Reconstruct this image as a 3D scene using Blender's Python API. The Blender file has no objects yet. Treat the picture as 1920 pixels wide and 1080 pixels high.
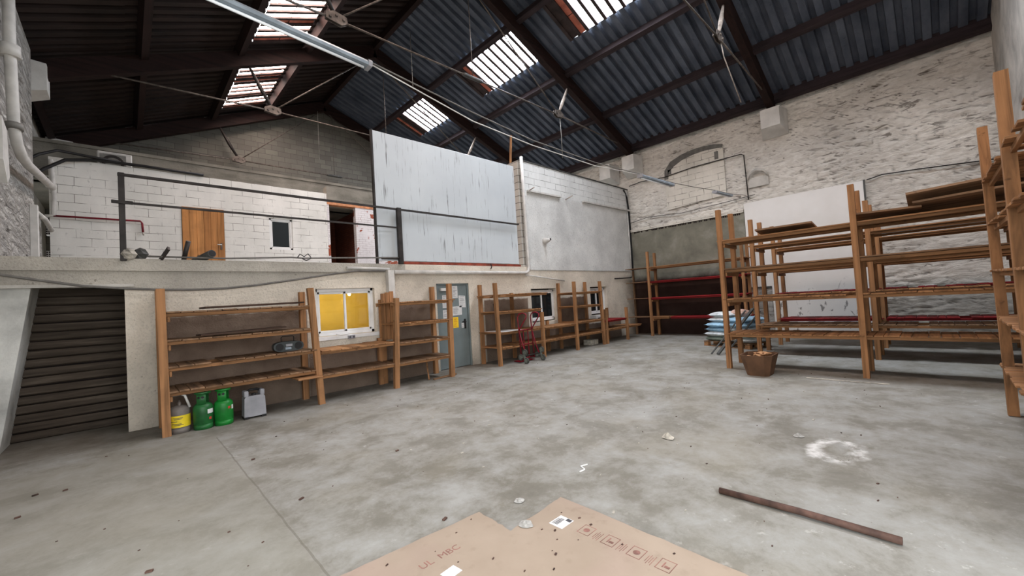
import bpy, math, random
from mathutils import Vector, Matrix, noise

random.seed(7)
R = random.uniform
sc = bpy.context.scene
COL = sc.collection
PI = math.pi

# ------------------------------------------------------------------ mesh builder
class MB:
    def __init__(s):
        s.v, s.f, s.sm = [], [], []

    def face(s, idx, smooth=False):
        s.f.append(idx); s.sm.append(smooth)

    def box(s, x0, x1, y0, y1, z0, z1):
        b = len(s.v)
        s.v += [(x0, y0, z0), (x1, y0, z0), (x1, y1, z0), (x0, y1, z0), (x0, y0, z1), (x1, y0, z1), (x1, y1, z1), (x0, y1, z1)]
        for q in ((0, 3, 2, 1), (4, 5, 6, 7), (0, 1, 5, 4), (1, 2, 6, 5), (2, 3, 7, 6), (3, 0, 4, 7)):
            s.face([b + i for i in q])
        return s

    def bbox(s, x0, x1, y0, y1, z0, z1, c=.006):
        """box with chamfered edges"""
        if x1 < x0: x0, x1 = x1, x0
        if y1 < y0: y0, y1 = y1, y0
        c = min(c, (x1 - x0) * .3, (y1 - y0) * .3, (z1 - z0) * .3)
        b = len(s.v)
        ix = {}
        xs, ys, zs = (x0, x1), (y0, y1), (z0, z1)
        for i in (0, 1):
            for j in (0, 1):
                for k in (0, 1):
                    sx, sy, sz = (1, -1)[i], (1, -1)[j], (1, -1)[k]
                    for a in range(3):
                        p = [xs[i] + c * sx, ys[j] + c * sy, zs[k] + c * sz]
                        p[a] = (xs[i], ys[j], zs[k])[a]
                        ix[(i, j, k, a)] = len(s.v); s.v.append(tuple(p))
        q = lambda *k: s.face([ix[t] for t in k])
        for a, flip in ((0, 0), (0, 1), (1, 0), (1, 1), (2, 0), (2, 1)):
            ring = [(0, 0), (1, 0), (1, 1), (0, 1)]
            pts = []
            for (m, n) in ring:
                t = [0, 0, 0]; t[a] = flip; o = [d for d in range(3) if d != a]
                t[o[0]] = m; t[o[1]] = n; pts.append((t[0], t[1], t[2], a))
            q(*pts)
        for i in (0, 1):
            for j in (0, 1):
                q((i, j, 0, 0), (i, j, 1, 0), (i, j, 1, 1), (i, j, 0, 1))
                q((i, 0, j, 0), (i, 1, j, 0), (i, 1, j, 2), (i, 0, j, 2))
                q((0, i, j, 1), (1, i, j, 1), (1, i, j, 2), (0, i, j, 2))
                for k in (0, 1):
                    q((i, j, k, 0), (i, j, k, 1), (i, j, k, 2))
        return s

    def bar(s, p, q, w, h, up=(0, 0, 1), w2=None, h2=None):
        """rectangular bar from p to q; w sideways, h along up"""
        p, q, up = Vector(p), Vector(q), Vector(up)
        d = (q - p).normalized()
        side = d.cross(up)
        if side.length < 1e-5:
            side = d.cross(Vector((1, 0, 0)))
        side.normalize(); u = side.cross(d).normalized()
        b = len(s.v)
        for c, ww, hh in ((p, w, h), (q, w2 or w, h2 or h)):
            for a, e in ((-1, -1), (1, -1), (1, 1), (-1, 1)):
                s.v.append(tuple(c + side * a * ww / 2 + u * e * hh / 2))
        for f in ((0, 1, 2, 3), (7, 6, 5, 4), (0, 4, 5, 1), (1, 5, 6, 2), (2, 6, 7, 3), (3, 7, 4, 0)):
            s.face([b + i for i in f])
        return s

    def tube(s, pts, r, n=8, caps=True):
        pts = [Vector(p) for p in pts]
        rs = r if isinstance(r, (list, tuple)) else [r] * len(pts)
        b = len(s.v)
        prev = None
        for i, p in enumerate(pts):
            d = (pts[min(i + 1, len(pts) - 1)] - pts[max(i - 1, 0)]).normalized()
            if prev is None:
                a = Vector((0, 0, 1)) if abs(d.z) < .9 else Vector((1, 0, 0))
                e1 = d.cross(a).normalized()
            else:
                e1 = (prev - d * prev.dot(d)).normalized()
            prev = e1; e2 = d.cross(e1)
            for k in range(n):
                t = 2 * PI * k / n
                s.v.append(tuple(p + (e1 * math.cos(t) + e2 * math.sin(t)) * rs[i]))
        for i in range(len(pts) - 1):
            for k in range(n):
                k2 = (k + 1) % n
                s.face([b + i * n + k, b + i * n + k2, b + (i + 1) * n + k2, b + (i + 1) * n + k], True)
        if caps:
            s.face([b + k for k in range(n)][::-1]); s.face([b + (len(pts) - 1) * n + k for k in range(n)])
        return s

    def ring(s, c, axis, r0, r1, h, n=20):
        """hollow cylinder (annulus) centred at c along axis"""
        c, ax = Vector(c), Vector(axis).normalized()
        a = Vector((0, 0, 1)) if abs(ax.z) < .9 else Vector((1, 0, 0))
        e1 = ax.cross(a).normalized(); e2 = ax.cross(e1)
        b = len(s.v)
        for k in range(n):
            t = 2 * PI * k / n; d = e1 * math.cos(t) + e2 * math.sin(t)
            for rr, hh in ((r1, -h / 2), (r1, h / 2), (r0, h / 2), (r0, -h / 2)):
                s.v.append(tuple(c + d * rr + ax * hh))
        for k in range(n):
            k2 = (k + 1) % n
            for m in range(4):
                m2 = (m + 1) % 4
                s.face([b + k * 4 + m, b + k2 * 4 + m, b + k2 * 4 + m2, b + k * 4 + m2], m in (0, 2))
        return s

    def lathe(s, c, prof, n=24, a0=0, a1=2 * PI):
        """prof: list of (radius, z) ; revolve about z through c"""
        full = abs(a1 - a0 - 2 * PI) < 1e-6
        m = n if full else n + 1
        b = len(s.v)
        for r, z in prof:
            for k in range(m):
                t = a0 + (a1 - a0) * k / n
                s.v.append((c[0] + r * math.cos(t), c[1] + r * math.sin(t), c[2] + z))
        for i in range(len(prof) - 1):
            for k in range(n):
                k2 = (k + 1) % m
                s.face([b + i * m + k, b + i * m + k2, b + (i + 1) * m + k2, b + (i + 1) * m + k], True)
        return s

    def prism(s, pts, off):
        """polygon (3d points, planar) extruded by vector off"""
        b = len(s.v); n = len(pts); o = Vector(off)
        s.v += [tuple(p) for p in pts] + [tuple(Vector(p) + o) for p in pts]
        s.face([b + i for i in range(n)][::-1]); s.face([b + n + i for i in range(n)])
        for i in range(n):
            j = (i + 1) % n
            s.face([b + i, b + j, b + n + j, b + n + i])
        return s

    def pillow(s, c, L, W, H, rot=0, tilt=0, n=10):
        """filled sack: superellipsoid with pinched seams"""
        b = len(s.v); m = Matrix.Rotation(rot, 3, 'Z') @ Matrix.Rotation(tilt, 3, 'Y')
        ph = R(0, 6)
        for i in range(n + 1):
            for j in range(n + 1):
                u, w = -1 + 2 * i / n, -1 + 2 * j / n
                hh = (max(0, 1 - abs(u) ** 3.2) * max(0, 1 - abs(w) ** 3.2)) ** .45
                hh *= 1 + .10 * math.sin(5 * u + ph) * math.cos(4 * w + ph)
                for sg in (1, -1):
                    p = Vector((u * L / 2, w * W / 2, sg * hh * H / 2))
                    s.v.append(tuple(Vector(c) + m @ p))
        g = lambda i, j, t: b + (i * (n + 1) + j) * 2 + t
        for i in range(n):
            for j in range(n):
                s.face([g(i, j, 0), g(i + 1, j, 0), g(i + 1, j + 1, 0), g(i, j + 1, 0)], True)
                s.face([g(i, j, 1), g(i, j + 1, 1), g(i + 1, j + 1, 1), g(i + 1, j, 1)], True)
        return s

    def build(s, name, mat, parent=None, origin=None):
        """link as ONE object; vertices are given in world space"""
        o3 = Vector(parent.location) if parent is not None and origin is None else Vector(origin or (0, 0, 0))
        if parent is not None and parent.parent is not None:
            o3 = Vector(parent.parent.location)
        me = bpy.data.meshes.new(name)
        me.from_pydata([tuple(Vector(p) - o3) for p in s.v], [], s.f)
        me.polygons.foreach_set('use_smooth', s.sm)
        me.materials.append(mat); me.update()
        ob = bpy.data.objects.new(name, me); COL.objects.link(ob)
        if parent is not None:
            ob.parent = parent
        else:
            ob.location = o3
        return ob


def tag(o, label, cat, group=None, kind=None):
    o['label'] = label; o['category'] = cat
    if group: o['group'] = group
    if kind: o['kind'] = kind
    return o

def thing(name, label, cat, loc=(0, 0, 0), group=None, kind=None):
    o = bpy.data.objects.new(name, None); COL.objects.link(o)
    o.location = loc; o.empty_display_size = .1
    return tag(o, label, cat, group, kind)

def struct(name, mb, mat, label, cat, parent=None):
    o = mb.build(name, mat, parent)
    return tag(o, label, cat, None, 'structure')

# ------------------------------------------------------------------ materials
def lin(c):
    return tuple(((x / 255) / 12.92 if x <= 10 else (((x / 255) + .055) / 1.055) ** 2.4) for x in c) + (1,)

class N:
    def __init__(s, name, rough=.8, spec=.3):
        s.m = bpy.data.materials.new(name); s.m.use_nodes = True
        s.nt = s.m.node_tree; s.nodes = s.nt.nodes
        s.p = s.nodes['Principled BSDF']; s.p.inputs['Roughness'].default_value = rough
        s.p.inputs['Specular IOR Level'].default_value = spec
        s.tc = s.nodes.new('ShaderNodeTexCoord')
    def new(s, t): return s.nodes.new(t)
    def link(s, a, b): s.nt.links.new(a, b)
    def vec(s, scale=(1, 1, 1), loc=(0, 0, 0)):
        n = s.new('ShaderNodeMapping'); n.inputs['Scale'].default_value = scale; n.inputs['Location'].default_value = loc
        s.link(s.tc.outputs['Object'], n.inputs['Vector']); return n.outputs['Vector']
    def noise(s, scale=1, detail=4, stretch=(1, 1, 1), rough=.55, dist=0, loc=(0, 0, 0), vec=None):
        n = s.new('ShaderNodeTexNoise'); n.inputs['Scale'].default_value = scale; n.inputs['Detail'].default_value = detail
        n.inputs['Roughness'].default_value = rough; n.inputs['Distortion'].default_value = dist
        s.link(vec if vec is not None else s.vec(stretch, loc), n.inputs['Vector']); return n.outputs['Fac']
    def ramp(s, fac, stops):
        n = s.new('ShaderNodeValToRGB'); e = n.color_ramp.elements
        while len(e) < len(stops): e.new(.5)
        for el, (p, c) in zip(e, stops):
            el.position = p; el.color = c if len(c) == 4 else lin(c)
        s.link(fac, n.inputs['Fac']); return n.outputs['Color']
    def bw(s, fac, a, b):
        n = s.new('ShaderNodeMapRange'); n.inputs['From Min'].default_value = a; n.inputs['From Max'].default_value = b
        s.link(fac, n.inputs['Value']); return n.outputs['Result']
    def mix(s, fac, a, b, mode='MIX'):
        n = s.new('ShaderNodeMix'); n.data_type = 'RGBA'; n.blend_type = mode
        for v, k in ((fac, 0), (a, 6), (b, 7)):
            if isinstance(v, (int, float)): n.inputs[k].default_value = v
            elif isinstance(v, tuple): n.inputs[k].default_value = v if len(v) == 4 else lin(v)
            else: s.link(v, n.inputs[k])
        return n.outputs[2]
    def math(s, op, a, b=None, clamp=False):
        n = s.new('ShaderNodeMath'); n.operation = op; n.use_clamp = clamp
        for v, k in ((a, 0), (b, 1)):
            if v is None: continue
            if isinstance(v, (int, float)): n.inputs[k].default_value = v
            else: s.link(v, n.inputs[k])
        return n.outputs[0]
    def xyz(s):
        n = s.new('ShaderNodeSeparateXYZ'); s.link(s.tc.outputs['Object'], n.inputs[0]); return n.outputs
    def color(s, c):
        if isinstance(c, tuple): s.p.inputs['Base Color'].default_value = c if len(c) == 4 else lin(c)
        else: s.link(c, s.p.inputs['Base Color'])
        return s
    def bump(s, h, strength=.5, dist=.02):
        n = s.new('ShaderNodeBump'); n.inputs['Strength'].default_value = strength; n.inputs['Distance'].default_value = dist
        s.link(h, n.inputs['Height']); s.link(n.outputs[0], s.p.inputs['Normal']); return s
    def brick(s, w, h, mortar, axes='xz', c1=(255, 255, 255), c2=(230, 230, 230), cm=(120, 120, 120), wob=.012):
        x = s.xyz(); comb = s.new('ShaderNodeCombineXYZ')
        a = {'x': x[0], 'y': x[1], 'z': x[2]}
        n1 = s.noise(1.2, 3); n2 = s.noise(1.3, 3, loc=(5, 5, 5))
        s.link(s.math('ADD', a[axes[0]], s.math('MULTIPLY', n1, wob * 4)), comb.inputs[0])
        s.link(s.math('ADD', a[axes[1]], s.math('MULTIPLY', n2, wob * 4)), comb.inputs[1])
        b = s.new('ShaderNodeTexBrick'); s.link(comb.outputs[0], b.inputs['Vector'])
        for k, v in (('Scale', 1), ('Mortar Size', mortar), ('Brick Width', w), ('Row Height', h), ('Mortar Smooth', .3)):
            b.inputs[k].default_value = v
        b.inputs['Color1'].default_value = lin(c1); b.inputs['Color2'].default_value = lin(c2); b.inputs['Mortar'].default_value = lin(cm)
        return b.outputs['Color'], b.outputs['Fac']

def plain(name, c, rough=.6, metal=0, var=.12, scale=6, bump=0, spec=.3):
    n = N(name, rough, spec)
    d = tuple(max(0, int(x * (1 - var * 1.6))) for x in c); l = tuple(min(255, int(x * (1 + var))) for x in c)
    f = n.noise(scale, 5)
    n.color(n.ramp(f, [(.3, d), (.7, l)])); n.p.inputs['Metallic'].default_value = metal
    if bump: n.bump(n.noise(scale * 6, 4), bump, .01)
    return n.m

def wood(name, c, axis='z', var=.22, rough=.75):
    n = N(name, rough, .2)
    st = {'x': (.6, 14, 14), 'y': (14, .6, 14), 'z': (14, 14, .6)}[axis]
    g = n.noise(1, 6, st, .6, .6)
    d = tuple(int(x * (1 - var * 1.5)) for x in c); l = tuple(min(255, int(x * (1 + var * .6))) for x in c)
    col = n.ramp(g, [(.3, d), (.52, c), (.72, l)])
    geo = n.new('ShaderNodeNewGeometry')
    isl = n.bw(geo.outputs['Random Per Island'], 0, 1)
    col = n.mix(1.0, col, n.ramp(isl, [(0, (205, 200, 195)), (1, (255, 255, 255))]), 'MULTIPLY')
    st2 = n.noise(2.3, 4)
    col = n.mix(n.math('MULTIPLY', n.bw(st2, .5, .75), .45), col, tuple(int(x * .55) for x in c))
    kn = n.noise(9, 2, loc=(3, 1, 2))
    col = n.mix(n.math('MULTIPLY', n.bw(kn, .70, .76), .7), col, tuple(int(x * .4) for x in c))
    n.color(col); n.bump(g, .25, .004)
    return n.m

def emit(name, c, s):
    n = N(name); n.p.inputs['Base Color'].default_value = (.8, .8, .8, 1)
    n.p.inputs['Emission Color'].default_value = lin(c); n.p.inputs['Emission Strength'].default_value = s
    return n.m

M = {}
WOOD = (164, 120, 82)
for ax in 'xyz':
    M['wood' + ax] = wood('raw timber grain ' + ax, WOOD, ax)
    M['dusty' + ax] = wood('dusty timber grain ' + ax, (138, 108, 82), ax)
    M['red' + ax] = wood('red painted timber grain ' + ax, (140, 36, 38), ax, .18)
    M['beam' + ax] = wood('dark old timber grain ' + ax, (42, 27, 24), ax, .3)
    M['purl' + ax] = wood('haze tinted dark timber grain ' + ax, (58, 49, 52), ax, .25)  # roof haze put into the colour of the right purlins
M['steel'] = plain('dark painted steel', (52, 48, 45), .55, .3, .2, 5)
M['rod'] = plain('weathered iron rod', (98, 90, 84), .6, .4, .2, 9)
M['castiron'] = plain('pale painted iron', (170, 160, 150), .6, .2, .2, 9)
M['whitepipe'] = plain('white painted pipe', (200, 198, 192), .5, 0, .07, 4)
M['greypipe'] = plain('grey conduit', (120, 118, 112), .5, 0, .1, 6)
M['black'] = plain('black rubber', (28, 27, 27), .6, 0, .2, 10)
M['cable'] = plain('grey cable sheath', (105, 102, 97), .6, 0, .1, 8)
M['white'] = plain('white gloss plastic', (225, 225, 222), .35, 0, .04, 4)
M['redpipe'] = plain('dark red pipe paint', (120, 28, 40), .5, 0, .1, 8)
M['redmetal'] = plain('dark red enamel', (118, 20, 34), .4, .1, .15, 8)
M['greyplastic'] = plain('light grey plastic', (142, 142, 146), .5, 0, .06, 5)
M['rubber'] = plain('grey rubber tyre', (74, 76, 72), .8, 0, .15, 12)
M['wheelhub'] = plain('grey green wheel hub', (108, 114, 106), .6, 0, .15, 12)

def m_rubble(name, axis, c=(232, 227, 217), dark=(98, 90, 82), geo=False):
    n = N(name, .9, .1)
    st = (.9, .9, 3.6)
    warp = n.noise(1.0, 2, (1, 1, 1))
    a = n.noise(2.2, 7, st, .62, .9)
    b = n.noise(5.5, 5, (1, 1, 2.2), .6, .4, loc=(4, 2, 7))
    big = n.noise(.55, 3, loc=(2, 9, 1))
    col = n.ramp(big, [(.3, tuple(int(x * .84) for x in c)), (.7, c)])
    col = n.mix(n.math('MULTIPLY', n.bw(b, .60, .40), .32), col, (158, 148, 134))
    crack = n.math('MULTIPLY', n.bw(a, .42, .36), n.bw(n.noise(.9, 3, loc=(7, 7, 3)), .34, .6, ), True)
    col = n.mix(n.math('MULTIPLY', crack, .8, True), col, dark)
    pit = n.math('MULTIPLY', n.math('MULTIPLY', n.bw(n.noise(4.2, 5, (1, 1, 3.4), .6, .5, loc=(1, 3, 9)), .375, .335), n.bw(n.noise(.8, 4, loc=(5, 1, 2)), .36, .56)), .8, True)
    col = n.mix(pit, col, dark)
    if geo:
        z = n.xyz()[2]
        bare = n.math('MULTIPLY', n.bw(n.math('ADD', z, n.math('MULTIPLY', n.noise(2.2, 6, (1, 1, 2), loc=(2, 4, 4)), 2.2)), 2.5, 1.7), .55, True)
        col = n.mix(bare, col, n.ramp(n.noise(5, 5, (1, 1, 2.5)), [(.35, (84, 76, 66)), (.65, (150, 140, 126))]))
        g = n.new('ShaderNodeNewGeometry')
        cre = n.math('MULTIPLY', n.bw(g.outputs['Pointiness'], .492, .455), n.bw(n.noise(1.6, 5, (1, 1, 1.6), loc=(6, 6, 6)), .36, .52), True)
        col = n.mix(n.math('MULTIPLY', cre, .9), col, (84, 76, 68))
    n.color(col)
    h = n.math('ADD', n.math('MULTIPLY', n.bw(a, .33, .62), 1.0), n.math('MULTIPLY', b, .6))
    n.bump(h, .45 if geo else 1.0, .05 if geo else .1)
    return n.m

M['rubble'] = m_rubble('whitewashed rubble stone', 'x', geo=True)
M['rubbleleft'] = m_rubble('whitewashed rubble, chipped', 'x', (220, 217, 211), (70, 64, 58))

def m_roughcast(name, c, dado=None):
    n = N(name, .92, .1)
    f = n.noise(38, 4, rough=.6); g = n.noise(1.1, 5, loc=(3, 3, 3))
    col = n.ramp(g, [(.3, tuple(int(x * .86) for x in c)), (.65, c)])
    col = n.mix(n.math('MULTIPLY', n.bw(f, .5, .3), .3), col, tuple(int(x * .6) for x in c))
    sp = n.noise(16, 3, (1, 1, 1), loc=(9, 2, 1))
    col = n.mix(n.math('MULTIPLY', n.bw(sp, .68, .74), .55), col, (84, 76, 66))
    if dado:
        x = n.xyz(); e = n.math('MULTIPLY', n.math('SUBTRACT', n.noise(5, 5), .5), .10)
        zz = n.math('ADD', x[2], e); xx = x[0]
        tot = None
        for x0, x1, zt in dado:
            t = n.math('MULTIPLY', n.bw(zz, zt + .02, zt - .02), n.math('MULTIPLY', n.bw(xx, x0 - .01, x0 + .01), n.bw(xx, x1 + .01, x1 - .01)), True)
            tot = t if tot is None else n.math('MAXIMUM', tot, t)
        br = n.ramp(n.noise(2.2, 5, loc=(8, 1, 1)), [(.3, (112, 94, 81)), (.7, (140, 121, 106))])
        col = n.mix(tot, col, br)
        grime = n.math('MULTIPLY', n.math('MULTIPLY', n.bw(zz, .55, .0), n.noise(2.5, 5, loc=(2, 2, 8))), .9, True)
        col = n.mix(grime, col, (92, 84, 74))
    n.color(col); n.bump(n.math('ADD', f, n.math('MULTIPLY', n.noise(9, 3), 1.2)), .7, .02)
    return n.m

M['roughcast'] = m_roughcast('cream roughcast with brown dado', (222, 212, 196), [(.43, 2.45, 1.62), (2.45, 4.22, .84), (4.22, 5.24, 1.62), (6.76, 8.40, 1.6), (8.40, 9.8, .76), (9.8, 11.3, 1.55), (11.2, 13.3, .62)])
M['beamcast'] = m_roughcast('weathered roughcast beam', (186, 180, 168))
M['render'] = m_roughcast('white roughcast', (222, 222, 218))

def m_block(name, c1, c2, cm, bw, bh, axes='xz', mort=.006, stain=.25, flake=None, bump=.35, wob=.012):
    n = N(name, .9, .12)
    col, fac = n.brick(bw, bh, mort, axes, c1, c2, cm, wob)
    g = n.noise(1.4, 6, (1, 1, .6), .6, loc=(4, 4, 4))
    # only some joints show dark
    hide = n.bw(n.noise(3.0, 3, loc=(6, 1, 2)), .40, .58)
    flat = n.ramp(g, [(.3, tuple(int(x * .90) for x in c1)), (.7, c1)])
    col = n.mix(n.math('MULTIPLY', fac, hide), flat, cm) if stain < .3 else n.mix(n.math('MULTIPLY', n.bw(g, .35, .7), .5), col, tuple(int(x * .75) for x in c1))
    sp = n.noise(14, 4, (1, 1, .5), loc=(1, 8, 1))
    col = n.mix(n.math('MULTIPLY', n.bw(sp, .66, .72), stain), col, tuple(int(x * .5) for x in cm))
    if flake:
        z = n.noise(1.7, 6, (1, 1, 1), .65, .3, loc=flake[1])
        col = n.mix(n.bw(z, flake[2], flake[2] + .02), col, flake[0])
    n.color(col)
    h = n.math('SUBTRACT', n.math('MULTIPLY', n.noise(22, 4), .35), n.math('MULTIPLY', fac, .8))
    n.bump(h, bump, .015)
    return n.m

M['block'] = m_block('white painted block masonry', (232, 230, 224), (224, 222, 216), (128, 124, 116), .5, .2)
M['blockwall'] = m_block('white painted blockwork, rough', (226, 227, 224), (215, 216, 214), (120, 118, 112), .5, .2, stain=.28, bump=.8)
M['infill'] = m_block('white painted infill blocks', (216, 210, 198), (206, 200, 190), (104, 96, 86), .5, .2, 'yz', .008, .22, bump=.6)
M['greyblock'] = m_block('bare grey concrete block', (116, 114, 106), (98, 96, 90), (80, 78, 73), .45, .2, 'xz', .008, .4, wob=.006)
M['brickred'] = m_block('whitewashed red brick', (228, 224, 224), (220, 216, 216), (170, 160, 158), .22, .075, 'xz', .006, .2, ((150, 82, 62), (2, 2, 2), .57))
M['barebrick'] = m_block('bare red brick', (150, 84, 60), (130, 70, 50), (96, 70, 58), .22, .075, 'xz', .008, .4)
M['jambbrick'] = m_block('red brick reveal', (110, 62, 46), (94, 52, 40), (70, 50, 42), .22, .075, 'yz', .008, .4)

def m_concrete(name, c, axes=(1, 1, 1), form=False):
    n = N(name, .9, .12)
    g = n.noise(1.3, 7, axes, .6, .3); col = n.ramp(g, [(.28, tuple(int(x * .72) for x in c)), (.55, c), (.78, tuple(min(255, int(x * 1.13)) for x in c))])
    pit = n.noise(11, 4, loc=(1, 2, 3)); col = n.mix(n.math('MULTIPLY', n.bw(pit, .68, .73), .6), col, tuple(int(x * .5) for x in c))
    n.color(col); n.bump(n.math('ADD', n.noise(20, 5), n.math('MULTIPLY', g, 1.5)), .35, .02)
    return n.m
M['concrete'] = m_concrete('rough concrete', (132, 128, 118), (1, 1, 2.5))
M['plaster'] = m_concrete('smooth off white plaster', (206, 206, 200))
M['plasterC'] = m_concrete('grey white plaster', (188, 184, 176))
M['corbel'] = plain('white painted stone', (208, 206, 200), .85, 0, .05, 3, .2)

def m_cement():
    n = N('grey cement render', .92, .1)
    x = n.xyz(); e = n.math('MULTIPLY', n.math('SUBTRACT', n.noise(1.6, 6), .5), .5)
    g = n.noise(1.1, 7, (1, 1, 1), .62, .4)
    grey = n.ramp(g, [(.3, (96, 94, 84)), (.55, (124, 121, 108)), (.75, (150, 148, 138))])
    br = n.ramp(n.noise(1.5, 5, loc=(3, 3, 3)), [(.3, (52, 38, 34)), (.7, (70, 54, 48))])
    t = n.bw(n.math('ADD', x[2], e), 2.15, 1.95)
    n.color(n.mix(t, grey, br)); n.bump(n.noise(14, 5), .3, .01)
    return n.m
M['cement'] = m_cement()

def m_floor():
    n = N('stained concrete floor', .82, .25)
    x = n.xyz()
    a = n.noise(.5, 7, rough=.62, dist=.2); b = n.noise(1.7, 10, rough=.74, dist=.15, loc=(5, 1, 0)); c = n.noise(9, 6, rough=.7, loc=(1, 7, 0))
    base = n.ramp(a, [(.3, (112, 108, 98)), (.5, (127, 124, 115)), (.72, (137, 136, 130))])
    base = n.mix(n.math('MULTIPLY', n.bw(b, .44, .66), .75), base, (158, 158, 154))
    base = n.mix(n.math('MULTIPLY', n.bw(b, .48, .30), .6), base, (92, 88, 79))
    base = n.mix(n.math('MULTIPLY', n.math('MULTIPLY', n.bw(c, .60, .68), n.bw(a, .42, .6)), .55), base, (190, 188, 182))
    base = n.mix(n.math('MULTIPLY', n.bw(n.noise(.7, 6, dist=.2, loc=(8, 3, 0)), .52, .68), .35), base, (140, 134, 119))
    # pale smooth slab on the left, with its joint
    ex = n.math('MULTIPLY', n.math('SUBTRACT', n.noise(3, 4), .5), .03)
    xl = n.math('ADD', x[0], ex)
    slab = n.math('MULTIPLY', n.bw(xl, .86, .80), n.bw(x[1], 7.0, 6.6), True)
    base = n.mix(n.math('MULTIPLY', slab, .55), base, n.ramp(b, [(.3, (124, 121, 110)), (.7, (137, 134, 123))]))
    joint = n.math('MULTIPLY', n.math('LESS_THAN', n.math('ABSOLUTE', n.math('SUBTRACT', xl, .83)), .007), n.math('LESS_THAN', x[1], 6.6))
    base = n.mix(n.math('MULTIPLY', joint, .45), base, (86, 80, 70))
    # patchy darker brown towards the office wall
    back_brown = n.math('MULTIPLY', n.bw(x[1], 7.1, 7.7), n.noise(3, 5, loc=(3, 9, 0)), True)
    base = n.mix(n.math('MULTIPLY', back_brown, .75), base, (96, 86, 74))
    # white ring of spilled plaster
    dx = n.math('SUBTRACT', x[0], 4.68); dy = n.math('MULTIPLY', n.math('SUBTRACT', x[1], .72), 1.5)
    d = n.math('ADD', n.math('SQRT', n.math('ADD', n.math('MULTIPLY', dx, dx), n.math('MULTIPLY', dy, dy))), n.math('MULTIPLY', n.math('SUBTRACT', n.noise(6, 5), .5), .35))
    ringm = n.math('MULTIPLY', n.bw(n.math('ABSOLUTE', n.math('SUBTRACT', d, .25)), .12, .02), n.bw(n.noise(4, 6, rough=.7, loc=(2, 2, 0)), .42, .58), True)
    base = n.mix(n.math('MULTIPLY', ringm, .8), base, (214, 212, 208))
    sp = n.noise(26, 3, loc=(2, 4, 0))
    base = n.mix(n.math('MULTIPLY', n.bw(sp, .735, .76), .6), base, (84, 76, 64))
    n.color(base)
    n.bump(n.math('ADD', n.math('MULTIPLY', b, .8), n.math('MULTIPLY', n.noise(40, 4), .25)), .28, .02)
    return n.m
M['floor'] = m_floor()

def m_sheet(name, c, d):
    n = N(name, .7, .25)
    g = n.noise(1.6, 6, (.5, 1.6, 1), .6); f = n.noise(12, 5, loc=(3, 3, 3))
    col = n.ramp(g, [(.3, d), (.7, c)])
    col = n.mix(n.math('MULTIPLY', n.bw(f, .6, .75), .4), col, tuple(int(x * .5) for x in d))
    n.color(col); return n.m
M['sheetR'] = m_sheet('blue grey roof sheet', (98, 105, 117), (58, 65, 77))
M['sheetL'] = m_sheet('dark brown roof sheet', (46, 34, 30), (26, 20, 18))  # left slope sheeting is a mottled dark brown

def m_panel():
    n = N('white laminate panel with drips', .45, .3)
    x = n.xyz()
    g = n.noise(.8, 3)
    col = n.ramp(g, [(.3, (184, 190, 193)), (.7, (196, 202, 204))])
    drip = n.noise(1, 5, (24, 1, 1.0), .6, .2)
    m2 = n.noise(2.2, 3, (1, 1, 1), loc=(4, 4, 4))
    col = n.mix(n.math('MULTIPLY', n.math('MULTIPLY', n.bw(drip, .585, .66), n.bw(m2, .40, .58)), .85, True), col, (92, 92, 90))
    # yellowed top left corner
    u = n.math('ADD', n.bw(x[0], 4.9, 3.9), n.bw(x[2], 4.4, 5.4))
    col = n.mix(n.math('MULTIPLY', n.bw(u, 1.2, 2.0), .5), col, (226, 224, 150))
    n.color(col); return n.m
M['panel'] = m_panel()

def m_panelB():
    n = N('scuffed white board', .55, .25); x = n.xyz()
    col = n.ramp(n.noise(.9, 4), [(.3, (214, 211, 205)), (.7, (226, 224, 220))])
    s = n.math('MULTIPLY', n.bw(n.noise(7, 5, (1, 1, .7), dist=.5), .60, .66), n.bw(x[2], 1.7, 1.2), True)
    n.color(n.mix(n.math('MULTIPLY', s, .75), col, (82, 78, 74))); return n.m
M['panelB'] = m_panelB()

def m_shutter():
    n = N('dark weathered slats', .8, .15)
    g = n.noise(1.6, 6, (.7, 1, 9), .65)
    n.color(n.ramp(g, [(.25, (46, 40, 34)), (.55, (78, 69, 60)), (.8, (112, 102, 90))])); n.bump(g, .3, .01); return n.m
M['shutter'] = m_shutter()

def m_glass(name, c):
    n = N(name, .06, .5); n.color(c); return n.m
M['darkglass'] = m_glass('dark window glass', (26, 32, 34))
def m_clear():
    m = bpy.data.materials.new('clear window glass'); m.use_nodes = True; nt = m.node_tree
    for x in list(nt.nodes): nt.nodes.remove(x)
    o = nt.nodes.new('ShaderNodeOutputMaterial'); t = nt.nodes.new('ShaderNodeBsdfTransparent'); g = nt.nodes.new('ShaderNodeBsdfGlossy')
    g.inputs['Roughness'].default_value = .03; t.inputs['Color'].default_value = (.96, .95, .92, 1)
    mx = nt.nodes.new('ShaderNodeMixShader'); mx.inputs[0].default_value = .07
    nt.links.new(t.outputs[0], mx.inputs[1]); nt.links.new(g.outputs[0], mx.inputs[2]); nt.links.new(mx.outputs[0], o.inputs[0]); return m
M['glass'] = m_clear()
M['upvc'] = plain('white window frame', (226, 226, 224), .4, 0, .03, 4)
M['yellowwall'] = plain('yellow room wall', (226, 206, 120), .8, 0, .04, 2)
M['doorgrey'] = plain('grey green steel door', (118, 128, 128), .45, .1, .05, 2)
M['pine'] = wood('varnished pine boards', (198, 138, 82), 'z', .14, .55)
M['skylight'] = emit('daylit translucent sheet', (238, 244, 255), 40.0)
M['skylightL'] = emit('daylit stained sheet', (255, 232, 222), 24.0)
M['ribdark'] = plain('dirty skylight rib', (58, 48, 46), .8, 0, .2, 4)
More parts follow.
